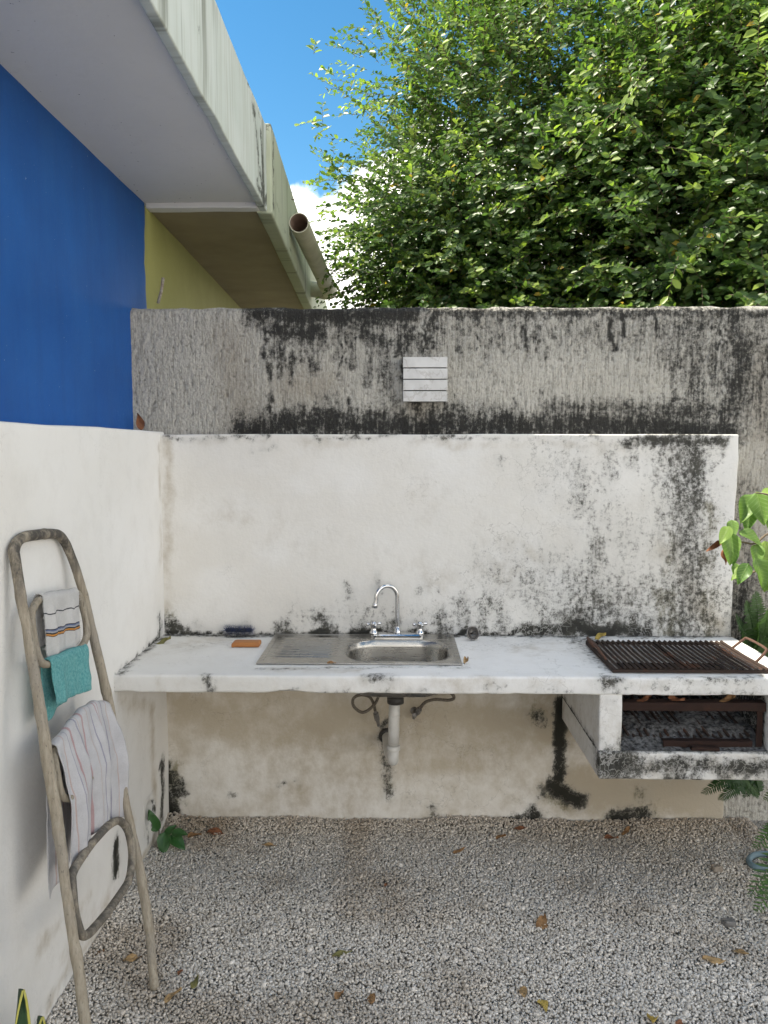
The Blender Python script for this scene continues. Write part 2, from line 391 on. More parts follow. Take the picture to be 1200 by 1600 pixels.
M['rough'] = t.done(t.bsdf(c, 0.9, t.bump(sp, 0.9, 0.010), spec=0.2))
# metals
def steel(name, c, rough, sc, bump=0.1):
    t = NT(name); v = t.scale(t.objco(), sc)
    n = t.noise(1, 5, 0.6, v); sm = t.noise(9, 5, 0.65)
    col = t.mix(t.rng(sm, 0.45, 0.75, 0, 0.4), c, (0.40, 0.385, 0.35))
    return t.done(t.bsdf(col, t.rng(t.ma('ADD', t.ma('MULTIPLY', n, 0.5), t.ma('MULTIPLY', sm, 0.5)), 0.3, 0.7, rough - 0.08, rough + 0.14), t.bump(n, bump, 0.001), 1.0))
M['steel'] = steel('brushed_steel', (0.40, 0.388, 0.365), 0.25, (6, 160, 160))
t = NT('chrome'); M['chrome'] = t.done(t.bsdf((0.62, 0.62, 0.62), t.rng(t.noise(60, 4), 0.4, 0.7, 0.07, 0.22), None, 1.0))
def rusty(name, a, b, d, rough=0.85):
    t = NT(name); v = t.pos(); n = t.noise(9, 6, 0.7, v); n2 = t.noise(55, 5, 0.7, v)
    c = t.mix(t.rng(n, 0.55, 0.7), a, b); c = t.mix(t.rng(n2, 0.55, 0.72, 0, 0.75), c, d)
    return t.done(t.bsdf(c, rough, t.bump(n2, 0.6, 0.003), 0.25, 0.4))
M['grate'] = rusty('sooty_rusted_iron', (0.034, 0.021, 0.016), (0.11, 0.042, 0.020), (0.058, 0.028, 0.017), 0.75)
M['rust'] = rusty('rusted_iron', (0.030, 0.014, 0.010), (0.055, 0.023, 0.014), (0.018, 0.012, 0.009))
M['handle_rust'] = rusty('rusted_rod', (0.10, 0.055, 0.04), (0.15, 0.07, 0.045), (0.06, 0.035, 0.025))
M['ash'] = simple('grey_ash', (0.25, 0.247, 0.245), (0.035, 0.034, 0.033), 60, 0.95, bump=0.9, dist=0.01, spec=0.1)
M['pvc'] = simple('grimy_white_pvc', (0.62, 0.61, 0.58), (0.52, 0.50, 0.46), 14, 0.42, bump=0.05)
M['pvc_old'] = simple('weathered_pvc', (0.56, 0.53, 0.42), (0.45, 0.43, 0.32), 9, 0.55, bump=0.15)
M['pvc_in'] = simple('stained_pvc_inside', (0.36, 0.26, 0.21), (0.28, 0.20, 0.16), 12, 0.7)
M['dark_rubber'] = simple('dark_rubber', (0.03, 0.028, 0.026), (0.05, 0.046, 0.042), 40, 0.6)
M['hose_brown'] = simple('corroded_braided_hose', (0.10, 0.08, 0.06), (0.18, 0.155, 0.125), 150, 0.55, 0.4, 0.8, 0.002)
M['fitting'] = simple('dull_brass_fitting', (0.16, 0.15, 0.14), (0.28, 0.265, 0.25), 60, 0.4, 0.7)
M['gravel_hose'] = simple('blue_grey_hose', (0.12, 0.19, 0.22), (0.16, 0.23, 0.26), 30, 0.55)
# rattan
t = NT('weathered_rattan'); v = t.pos()
g = t.noise(1, 5, 0.65, t.scale(v, (120, 120, 14)))
c = t.mix(t.rng(g, 0.35, 0.65), (0.255, 0.215, 0.16), (0.375, 0.33, 0.26))
c = t.mix(t.rng(t.noise(7, 4), 0.5, 0.7, 0, 0.6), c, (0.24, 0.22, 0.195))
dk = t.ma('MULTIPLY', t.attr('mold'), t.rng(t.noise(30, 5, 0.7, t.scale(v, (1, 1, 0.5))), 0.36, 0.58)); c = t.mix(dk, c, (0.045, 0.042, 0.04))
c = t.mix(t.rng(t.noise(1, 3, .6, t.scale(v, (220, 220, 60))), .60, .70, 0, .65), c, (0.10, 0.085, 0.065))
M['rattan'] = t.done(t.bsdf(c, 0.72, t.bump(g, 0.35, 0.004), spec=0.3))
# towels
def cloth(name, fn, sc=420, bump=0.55):
    t = NT(name); uv = t.uv(); s = t.n.new('ShaderNodeSeparateXYZ'); t.put(s.inputs[0], uv)
    c = fn(t, s.outputs[0], s.outputs[1])
    n = t.noise(sc, 3, 0.7); c = t.mix(t.rng(n, 0.35, 0.7, 0, 0.35), c, t.mix(1.0, c, (0.55, 0.55, 0.55), 'MULTIPLY'))
    return t.done(t.bsdf(c, 0.95, t.bump(t.ma('ADD', n, t.noise(70, 3)), bump, 0.006), spec=0.1, Sheen_Weight=0.15))
def band(t, x, a, b): return t.ma('MULTIPLY', t.ma('GREATER_THAN', x, a), t.ma('LESS_THAN', x, b))
def f_hand(t, u, v):
    c = t.mix(t.rng(t.noise(16, 4), 0.4, 0.7), (0.60, 0.59, 0.575), (0.52, 0.51, 0.495))
    for a, b, k in ((0.060, 0.0635, (0.03, 0.03, 0.04)), (0.106, 0.109, (0.03, 0.03, 0.05)), (0.109, 0.1125, (0.12, 0.16, 0.28)), (0.1125, 0.117, (0.34, 0.35, 0.38)),
                    (0.117, 0.121, (0.03, 0.03, 0.03)), (0.121, 0.1255, (0.55, 0.24, 0.05)), (0.1255, 0.128, (0.12, 0.06, 0.03))):
        c = t.mix(band(t, v, a, b), c, k)
    return c
def f_stripe(t, u, v):
    c = t.mix(t.rng(t.noise(20, 4), 0.4, 0.7), (0.56, 0.55, 0.56), (0.49, 0.48, 0.49))
    w = t.ma('MULTIPLY', t.ma('SINE', t.ma('MULTIPLY', t.ma('ADD', v, t.ma('MULTIPLY', u, 0.6)), 1100)), 0.0012)
    x = t.ma('ADD', u, w)
    R, B, O = (0.40, 0.13, 0.13), (0.15, 0.14, 0.24), (0.46, 0.27, 0.20)
    for p, hw, k in ((.10, .006, O), (.17, .005, B), (.225, .014, R), (.33, .011, B), (.36, .005, O), (.44, .014, R), (.53, .005, O), (.60, .006, B), (.70, .008, R), (.735, .005, R), (.80, .009, B), (.90, .007, O)):
        c = t.mix(t.ma('MULTIPLY', band(t, x, p - hw * .8, p + hw * .8), 0.55), c, k)
    return c
def f_teal(t, u, v): return t.mix(t.rng(t.noise(130, 3, 0.7), 0.35, 0.65), (0.07, 0.33, 0.34), (0.18, 0.50, 0.50))
M['towel_hand'] = cloth('striped_white_cotton', f_hand); M['towel_stripe'] = cloth('white_terry_with_stripes', f_stripe)
M['thread'] = simple('white_thread', (0.58, 0.57, 0.55), (0.48, 0.47, 0.46), 60, .95)
M['towel_teal'] = cloth('teal_terry', f_teal, 330, 0.9)
# leaves
def leaf_mat(name, dark, mid, young, trans=0.35, rough=0.38, spec=0.5):
    t = NT(name); a = t.attr('tone')                      # tone: 0 old dark leaf .. 1 young shoot leaf (the leaf's own colour)
    c = t.mix(t.rng(a, 0.0, 0.55), dark, mid); c = t.mix(t.rng(a, 0.55, 1.0), c, young)
    c = t.mix(t.rng(a, 1.5, 1.51), c, (0.42, 0.30, 0.04))
    p = t.bsdf(c, rough, None, 0.0, spec)
    q = t.n.new('ShaderNodeBsdfTranslucent'); t.put(q.inputs['Color'], t.mix(0.5, c, t.mix(1.0, c, (1.6, 1.9, 0.7), 'MULTIPLY')))
    m = t.n.new('ShaderNodeMixShader'); m.inputs[0].default_value = trans; t.l.new(p, m.inputs[1]); t.l.new(q.outputs[0], m.inputs[2])
    return t.done(m.outputs[0])
M['leaf'] = leaf_mat('ficus_leaf', (0.052, 0.102, 0.030), (0.095, 0.165, 0.038), (0.25, 0.34, 0.06), 0.46, 0.40, 0.42)
M['bark'] = simple('grey_brown_bark', (0.10, 0.078, 0.06), (0.17, 0.135, 0.105), 25, 0.9, bump=0.7, dist=0.01)
M['twig'] = simple('twig_bark', (0.12, 0.09, 0.06), (0.16, 0.12, 0.08), 40, 0.85)
t = NT('broad_leaf'); a = t.attr('tone'); sx = t.n.new('ShaderNodeSeparateXYZ'); t.put(sx.inputs[0], t.objco())
c = t.mix(t.rng(a, 0.0, 0.55), (0.05, 0.12, 0.03), (0.10, 0.20, 0.05)); c = t.mix(t.rng(a, 0.55, 1.0), c, (0.22, 0.33, 0.08))
ax = t.ma('ABSOLUTE', sx.outputs[0]); vn = t.ma('SINE', t.ma('MULTIPLY', t.ma('SUBTRACT', sx.outputs[1], t.ma('MULTIPLY', ax, 0.8)), 480))
ve = t.ma('MAXIMUM', t.rng(vn, .86, .98), t.rng(ax, .0006, .0014, 1, 0))
c = t.mix(t.ma('MULTIPLY', ve, .45), c, (0.28, 0.36, 0.14)); c = t.mix(t.rng(t.noise(60, 4, .7, t.objco()), .6, .7, 0, .5), c, (0.20, 0.19, 0.06))
p = t.bsdf(c, t.rng(t.noise(40, 3), .4, .7, .38, .6), t.bump(ve, .5, .002), 0, .4); q = t.n.new('ShaderNodeBsdfTranslucent'); t.put(q.inputs['Color'], t.mix(1.0, c, (1.5, 1.7, .7), 'MULTIPLY'))
mm = t.n.new('ShaderNodeMixShader'); mm.inputs[0].default_value = .36; t.l.new(p, mm.inputs[1]); t.l.new(q.outputs[0], mm.inputs[2]); M['broad'] = t.done(mm.outputs[0])
M['fern'] = leaf_mat('fern_leaf', (0.03, 0.075, 0.018), (0.07, 0.14, 0.03), (0.13, 0.22, 0.05), 0.3, 0.5)
M['seedling'] = leaf_mat('seedling_leaf', (0.022, 0.085, 0.022), (0.04, 0.13, 0.03), (0.07, 0.18, 0.04), 0.22, 0.4)
def dry(name, a, b): return simple(name, a, b, 45, 0.75, bump=0.4, dist=0.004, obj=True)
M['dry1'] = dry('dry_leaf_brown', (0.30, 0.17, 0.075), (0.20, 0.105, 0.045)); M['dry2'] = dry('dry_leaf_tan', (0.40, 0.27, 0.13), (0.30, 0.19, 0.09))
M['dry3'] = dry('dry_leaf_olive', (0.20, 0.18, 0.06), (0.12, 0.12, 0.045)); M['dry4'] = dry('dry_leaf_rust', (0.22, 0.085, 0.035), (0.13, 0.05, 0.025))
M['dry5'] = dry('dry_leaf_yellow', (0.50, 0.36, 0.09), (0.34, 0.25, 0.06))
# gravel
t = NT('crushed_limestone'); a = t.attr('tone')
c = t.mix(a, (0.50, 0.45, 0.385), (0.87, 0.815, 0.74)); c = t.mix(t.rng(t.noise(260, 3), 0.4, 0.7, 0, 0.3), c, (0.30, 0.28, 0.25))
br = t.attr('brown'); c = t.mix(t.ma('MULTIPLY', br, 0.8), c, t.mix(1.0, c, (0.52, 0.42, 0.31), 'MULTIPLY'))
M['gravel'] = t.done(t.bsdf(c, 0.9, None, 0, 0.2))
t = NT('gravel_ground'); q = t.vor(95, out='Color'); s = t.n.new('ShaderNodeSeparateXYZ'); t.put(s.inputs[0], q)
c = t.mix(s.outputs[0], (0.42, 0.385, 0.335), (0.72, 0.685, 0.63)); e = t.vor(95, 'DISTANCE_TO_EDGE')
c = t.mix(t.rng(e, 0.0, 0.14, 1, 0), c, (0.34, 0.31, 0.27))
M['ground'] = t.done(t.bsdf(c, 0.95, t.bump(t.rng(e, 0, 0.3), 1.0, 0.01), spec=0.15))

# ------------------------------------------------------------------ the setting: ground and gravel
b = MB(); b.add([(-40, -40, -0.012), (40, -40, -0.012), (40, 40, -0.012), (-40, 40, -0.012)], [(0, 1, 2, 3)])
g = b.build('ground', M['ground'], smooth=False); g['kind'] = 'structure'

def gravel():
    x0, x1, y0, y1, s = -1.03, 1.60, -1.40, 0.10, 0.0079
    X, Y = np.meshgrid(np.arange(x0, x1, s), np.arange(y0, y1, s), indexing='ij')
    X = X.ravel(); Y = Y.ravel(); X = X + (rng.random(X.size) - .5) * s * 1.1; Y = Y + (rng.random(Y.size) - .5) * s * 1.1
    k = ~((Y > -0.002) & (X < 1.45)); X, Y = X[k], Y[k]; n = X.size
    P = np.stack([X, Y, np.zeros(n)], 1)
    hgt = (fbm(P, 2.2, 3, 4) - .5) * 0.022 + (fbm(P, 9, 2, 9) - .5) * 0.012
    hgt += 0.030 * np.exp(-((Y) / 0.07) ** 2) * (X < 1.46) * (0.6 + 0.8 * vnoise(P, 6, 2)) + 0.014 * np.exp(-((X + 1.02) / 0.06) ** 2)
    r = 0.0047 + 0.0030 * rng.random(n) ** 2.2 + (rng.random(n) > 0.988) * 0.0045
    P[:, 2] = hgt - 0.004 + rng.random(n) * 0.006
    I = np.array([(x, y, z) for x in (-1, 1) for y in (-1, 1) for z in (-1, 1)]) * 0.62
    T = np.array([(0, 1, 3, 2), (4, 6, 7, 5), (0, 4, 5, 1), (2, 3, 7, 6), (0, 2, 6, 4), (1, 5, 7, 3)])
    V = I[None] * (0.55 + 0.75 * rng.random((n, 8, 3)))
    V = V * (0.65 + 0.7 * rng.random((n, 1, 3)))
    q = rng.normal(size=(n, 4)); q /= np.linalg.norm(q, axis=1, keepdims=True); w, x, y, z = q.T
    R = np.stack([np.stack([1 - 2 * (y * y + z * z), 2 * (x * y - z * w), 2 * (x * z + y * w)], -1), np.stack([2 * (x * y + z * w), 1 - 2 * (x * x + z * z), 2 * (y * z - x * w)], -1), np.stack([2 * (x * z - y * w), 2 * (y * z + x * w), 1 - 2 * (x * x + y * y)], -1)], 1)
    V = np.einsum('nij,nkj->nki', R, V) * r[:, None, None] + P[:, None]
    tone = np.clip(rng.beta(2.0, 1.5, n) * (0.72 + 0.5 * fbm(P, 4, 3, 31)), 0, 1)
    browning = np.clip(np.exp(-(Y / 0.11) ** 2) * 0.45 + sstep(0.48, 0.72, fbm(P, 3, 4, 21)) * 0.55 + 0.35 * np.exp(-((X - 1.2) / 0.5) ** 2 - (Y / 0.55) ** 2), 0, 1)  # grime along the wall and in patches; browner around the fire box
    Fc = (T[None] + (np.arange(n) * 8)[:, None, None]).reshape(-1, 4)
    o = put_mesh('gravel', V.reshape(-1, 3), Fc, M['gravel'], None, False, {'tone': np.repeat(tone, 8), 'brown': np.repeat(browning, 8)})
    tag(o, 'pale crushed limestone gravel covering the patio floor', 'gravel', None, 'stuff')
gravel()

# ------------------------------------------------------------------ boundary wall of roughcast
def boundary_wall():
    root = thing('boundary_wall', (0.2, 0.2, 0), 'tall grey roughcast boundary wall streaked with black mould behind the sink', 'wall')
    s = 0.0042; xa, xb, zb = -1.30, 2.9, 2.283
    X = np.arange(xa, xb + s, s); Z = np.arange(-0.02, zb, s); Z[-1] = zb
    U, W = np.meshgrid(X, Z, indexing='ij'); nu, nv = U.shape
    P = np.stack([U.ravel(), np.full(U.size, 0.08), W.ravel()], 1)
    Q = P * np.array([1, 1, 0.30])
    Q[:, 0] += (fbm(P, 18, 2, 77) - .5) * 0.03
    rg = 1 - np.abs(2 * vnoise(Q, 95, 1) - 1); rg2 = vnoise(P * np.array([1, 1, .8]), 150, 5); d0 = .28 * rg + .55 * rg2 + .30 * vnoise(P * np.array([1, 1, .6]), 75, 12)
    d = (.5 - d0) * 0.0095 + (fbm(P, 5, 3, 8) - .5) * 0.016
    P[:, 1] += d
    topw = (fbm(P * np.array([1, 0, 0]), 14, 3, 3) - .5) * 0.022
    f = np.clip((P[:, 2] - (zb - 0.25)) / 0.25, 0, 1); P[:, 2] += topw * f
    P[:, 1] += 0.02 * np.clip((P[:, 2] - (zb - 0.02)) / 0.02, 0, 1) ** 2
    idx = np.arange(nu * nv).reshape(nu, nv); q = np.stack([idx[:-1, :-1], idx[1:, :-1], idx[1:, 1:], idx[:-1, 1:]], -1)
    xc, zc = (U[:-1, :-1], W[:-1, :-1]); keep = ((zc > 1.66) & (xc > -1.2) & (xc < 1.95)) | ((xc > 1.38) & (xc < 1.95))
    q = q[keep]
    used, inv = np.unique(q, return_inverse=True); V = P[used]; pit = np.clip(1.12 - d0[used] * 1.25, 0, 1); q = inv.reshape(-1, 4)
    S = [([(400, 488), (520, 492), (640, 487)], 24, 0.95), ([(440, 515), (500, 520)], 20, 0.85), ([(560, 505), (600, 540)], 22, 0.75), ([(485, 520), (490, 575)], 11, 0.6),
         ([(575, 520), (578, 600)], 9, 0.55), ([(545, 520), (550, 570)], 9, 0.55), ([(520, 500), (522, 560)], 8, 0.5), ([(640, 485), (1200, 487)], 11, 0.72), ([(600, 560), (610, 640)], 20, 0.42),
         ([(385, 670), (520, 664), (660, 664), (900, 666), (1140, 672)], 25, 0.88), ([(470, 652), (600, 650)], 16, 0.8), ([(680, 640), (760, 648)], 18, 0.55), ([(860, 640), (1000, 640)], 18, 0.55),
         ([(1000, 650), (1100, 640)], 26, 0.7), ([(1095, 500), (1090, 570), (1080, 640)], 26, 0.55), ([(1150, 490), (1160, 560), (1130, 660)], 26, 0.75), ([(1190, 500), (1200, 660)], 22, 0.5),
         ([(700, 510), (1150, 520)], 45, 0.32), ([(1060, 520), (1180, 620)], 60, 0.5), ([(660, 530), (670, 560)], 18, 0.5), ([(760, 500), (765, 580)], 9, 0.4), ([(850, 500), (850, 560)], 9, 0.35), ([(1050, 500), (1052, 620)], 9, 0.5),
         ([(650, 630), (660, 670)], 16, 0.7), ([(1160, 760), (1170, 980)], 26, 0.35), ([(1150, 900), (1200, 1200)], 40, 0.6)]
    rd = random.Random(4)
    for k in range(75):
        x = rd.uniform(400, 1195); L = rd.uniform(15, 95) * (1.2 if x < 640 or x > 1030 else .7)
        S.append(([(x, 482), (x + rd.uniform(-3, 3), 485 + L)], rd.uniform(3.5, 7), rd.uniform(.45, .85)))
    for k in range(45):
        x = rd.uniform(400, 1130); S.append(([(x, 674), (x + rd.uniform(-3, 3), 668 - rd.uniform(10, 55))], rd.uniform(4, 8), rd.uniform(.4, .75)))
    B = [([(360, 530), (375, 650)], 34, 0.5), ([(440, 600), (500, 600)], 28, 0.5), ([(1180, 560), (1190, 680)], 30, 0.45), ([(650, 635), (665, 668)], 14, 0.8), ([(1160, 800), (1180, 1000)], 60, 0.35)]
    put_mesh('render_coat', V, q, M['rough'], root, True, {'mold': stain(V, S, 'y', .08, 1), 'brown': stain(V, B, 'y', .08, 2), 'pit': pit})
    c = MB().box((-1.30, 0.105, -0.1), (1.92, 0.27, 2.262))
    c.box((1.92, 0.088, -0.1), (5.5, 0.27, 2.262)); c.build('core', M['rough'], root, False)
boundary_wall()

# ------------------------------------------------------------------ house on the left
LX = -1.02
house = thing('house', (-1.2, -1.0, 0), 'house with white plaster base, blue upper wall and overhanging white roof slab', 'house')
def left_wall():
    hy, hz, hs, hr = -0.262, 0.174, 0.07, 0.052
    V, Q = gridbox((-1.32, -5.5, -0.1), (LX, 0.07, 1.748), 0.025, 0.01, [('X', hy - hs, hy + hs, hz - hs, hz + hs)], 'XyYZ', 0.004, 3, 3)
    # rim from the square opening to the round outlet
    base = len(V); n = 32; add = []
    for k in range(n):
        q = 2 * math.pi * k / n; c, s_ = math.cos(q), math.sin(q); m = hs / max(abs(c), abs(s_))
        add += [(LX + 0.0015, hy + c * m * 1.06, hz + s_ * m * 1.06), (LX + 0.001, hy + c * hr * 1.25, hz + s_ * hr * 1.25), (LX - 0.004, hy + c * hr, hz + s_ * hr), (LX - 0.05, hy + c * hr, hz + s_ * hr)]
    add = np.array(add); fq = []
    for k in range(n):
        j = (k + 1) % n
        for i in range(3): fq.append((base + 4 * k + i, base + 4 * j + i, base + 4 * j + i + 1, base + 4 * k + i + 1))
    V = np.concatenate([V, add]); Q = np.concatenate([Q, np.array(fq)])
    S = [([(181, 1056), (215, 1026), (252, 992)], 4.5, 1.0), ([(250, 965), (251, 992)], 9, 0.75), ([(228, 1005), (229, 1018)], 6, 0.6), ([(181, 1322), (183, 1345), (181, 1362)], 12, 1.6), ([(166, 1372)], 5, 0.7),
         ([(228, 1292), (238, 1335)], 7, 0.65), ([(238, 1250), (241, 1272), (236, 1292)], 5, .9), ([(224, 1290), (232, 1294)], 4, .8), ([(252, 1195), (255, 1275)], 8, 1.4), ([(250, 1330), (240, 1345)], 8, 0.8), ([(60, 1590), (110, 1510)], 6, 0.4), ([(130, 905)], 4, 0.3), ([(245, 1300), (250, 1280)], 9, 0.6)]  # arcs by the outlet paint in the dark shading of its rim
    B = [([(250, 700), (252, 950)], 10, 0.30), ([(235, 1120), (245, 1250)], 14, 0.45), ([(185, 1100), (240, 1110)], 16, 0.35), ([(75, 1570), (240, 1320)], 12, 0.55), ([(60, 1480), (140, 1400)], 14, 0.3), ([(205, 1250), (215, 1330)], 14, 0.35), ([(100, 1500), (180, 1390)], 22, 0.3)]
    w = put_mesh('base_wall', V, Q, M['side'], house, True, {'mold': stain(V, S, 'x', LX, 3), 'brown': stain(V, B, 'x', LX, 4), 'moss': stain(V, [([(181, 1325), (183, 1360)], 12, .6)], 'x', LX, 5)})
    p = MB().lathe([(hr - 0.001, 0.0), (hr - 0.006, 0.0), (hr - 0.006, -0.26), (0.002, -0.262)], (LX - 0.006, hy, hz), (1, 0, 0), 28, False)
    p.build('outlet_pipe', M['pvc'], w)
left_wall()
V, Q = gridbox((-1.5, -5.5, 1.74), (-1.16, 0.30, 2.80), 0.03, 0.006, (), 'XyYZz', 0.004, 4, 9)
k = (V[:, 1] > 0.05); V[k & (V[:, 2] < 2.30), 1] = np.minimum(V[k & (V[:, 2] < 2.30), 1], 0.30)
V[:, 1] += np.where(V[:, 1] > 0.25, (fbm(V * np.array([1, 0, 1]), 25, 3, 4) - .5) * 0.03, 0)
put_mesh('upper_wall', V, Q, M['blue'], house)
# roof slab: soffit, upturned fascia with a drip edge
V, Q = gridbox((-4.0, -6.0, 2.795), (-0.63, 0.345, 2.95), 0.06, 0.006, (), 'xXyYzZ', 0.003, 3, 2)
put_mesh('roof_slab', V, Q, M['soffit'], house)
V, Q = gridbox((-0.640, -6.0, 2.776), (-0.606, 0.372, 3.158), 0.025, 0.006, (), 'xXyYzZ', 0.004, 5, 6)
S = [([(395, 170), (405, 260), (412, 310)], 13, 0.85), ([(408, 210), (412, 300)], 8, 1.0), ([(345, 10), (410, 195)], 5, 0.7), ([(308, 0), (310, 60)], 5, 0.5), ([(330, 0), (331, 50)], 4, 0.4), ([(400, 285), (418, 320)], 7, 1.0)]
put_mesh('fascia', V, Q, M['fascia'], house, True, {'mold': stain(V, S, 'x', -.606, 6)})
V, Q = gridbox((-1.155, 0.30, 2.772), (-0.638, 0.368, 2.80), 0.03, 0.006, (), 'xXyYzZ', 0.003, 8, 2)
put_mesh('end_lip', V, Q, M['soffit'], house)

# ------------------------------------------------------------------ neighbouring house beyond the boundary wall
nb = thing('neighbouring_house', (-1.5, 1.5, 0), 'neighbouring olive green house with bare concrete eaves beyond the boundary wall', 'house')
ang = math.atan(0.035)
def rot_y(V, x0, y0, a=ang):
    V = np.array(V); d = V - np.array([x0, y0, 0]); c, s = math.cos(a), math.sin(a)
    return np.stack([x0 + c * d[:, 0] - s * d[:, 1], y0 + s * d[:, 0] + c * d[:, 1], V[:, 2]], 1)
def nbox(name, lo, hi, m, step=0.05, r=0.008, attrs=None):
    V, Q = gridbox(lo, hi, step, r, (), 'xXyYzZ', 0.003, 4, 12); V = rot_y(V, -0.6, 0.4)
    at_ = None
    if attrs: at_ = {'mold': stain(V, attrs, 'x', -.6, 3)}
    return put_mesh(name, V, Q, m, nb, True, at_)
nbox('wall', (-3.0, 0.26, 0.0), (-1.172, 9.0, 2.82), M['green_wall'], 0.2)
nbox('eaves_slab', (-3.4, 0.43, 2.80), (-0.628, 9.0, 2.95), M['brown_soffit'])
nbox('fascia', (-0.66, 0.40, 2.775), (-0.588, 9.0, 3.185), M['fascia2'], 0.03, 0.01,
     [([(423, 200), (424, 320)], 9, 0.95), ([(418, 195), (436, 200)], 8, 1.0), ([(440, 230), (480, 330)], 5, 0.3), ([(430, 320), (490, 470)], 4, 0.5)])
q = at(457, 306, 'x', -0.615)
b = MB(); b.tube([q + np.array([0.0, 0.0, 0]) + 0.022 * np.array([0.8 * math.cos(w), 0.3 * math.cos(w), math.sin(w)]) for w in np.linspace(0, 2 * math.pi, 20)[:-1]], 0.0022, 6, True)
b.build('wire_loop', M['handle_rust'], nb)

# drain pipe along the neighbour's fascia
def drain_pipe():
    a = at(467, 348, 'y', 1.15); e = at(515, 455, 'y', 2.75); f_ = at(487, 452, 'y', 2.78)
    root = thing('drain_pipe', (float(a[0]), float(a[1]), float(a[2])), 'open ended weathered pipe running along the neighbouring eaves', 'pipe')
    ax = e - a; L = np.linalg.norm(ax); ax /= L; R = 0.056
    b = MB().lathe([(R - .005, 0.5), (R - .005, 0.0), (R, 0.0), (R, L * 0.8)], a, ax, 28, False); o = autosmooth(b.build('pipe', M['pvc_old'], root))
    MB().lathe([(R - .0055, 0.004), (R - .0055, 0.6), (0.001, 0.61)], a, ax, 28, False).build('bore', M['pvc_in'], root)
    MB().lathe([(R + .001, L * .8 - .006), (R + .006, L * .8), (R + .006, L * .80 + .1), (R + .0045, L * .985), (R + .004, L * 1.01)], a, ax, 28, False).build('coupling', M['pvc_old'], root)
    pts = spline([a + ax * (L * 0.96), e, e + ax * 0.04 + (f_ - e) * 0.25, f_, f_ + (f_ - e) * 0.9], 6)
    MB().tube(pts, R + 0.003, 20).build('elbow', M['pvc_old'], root)
drain_pipe()

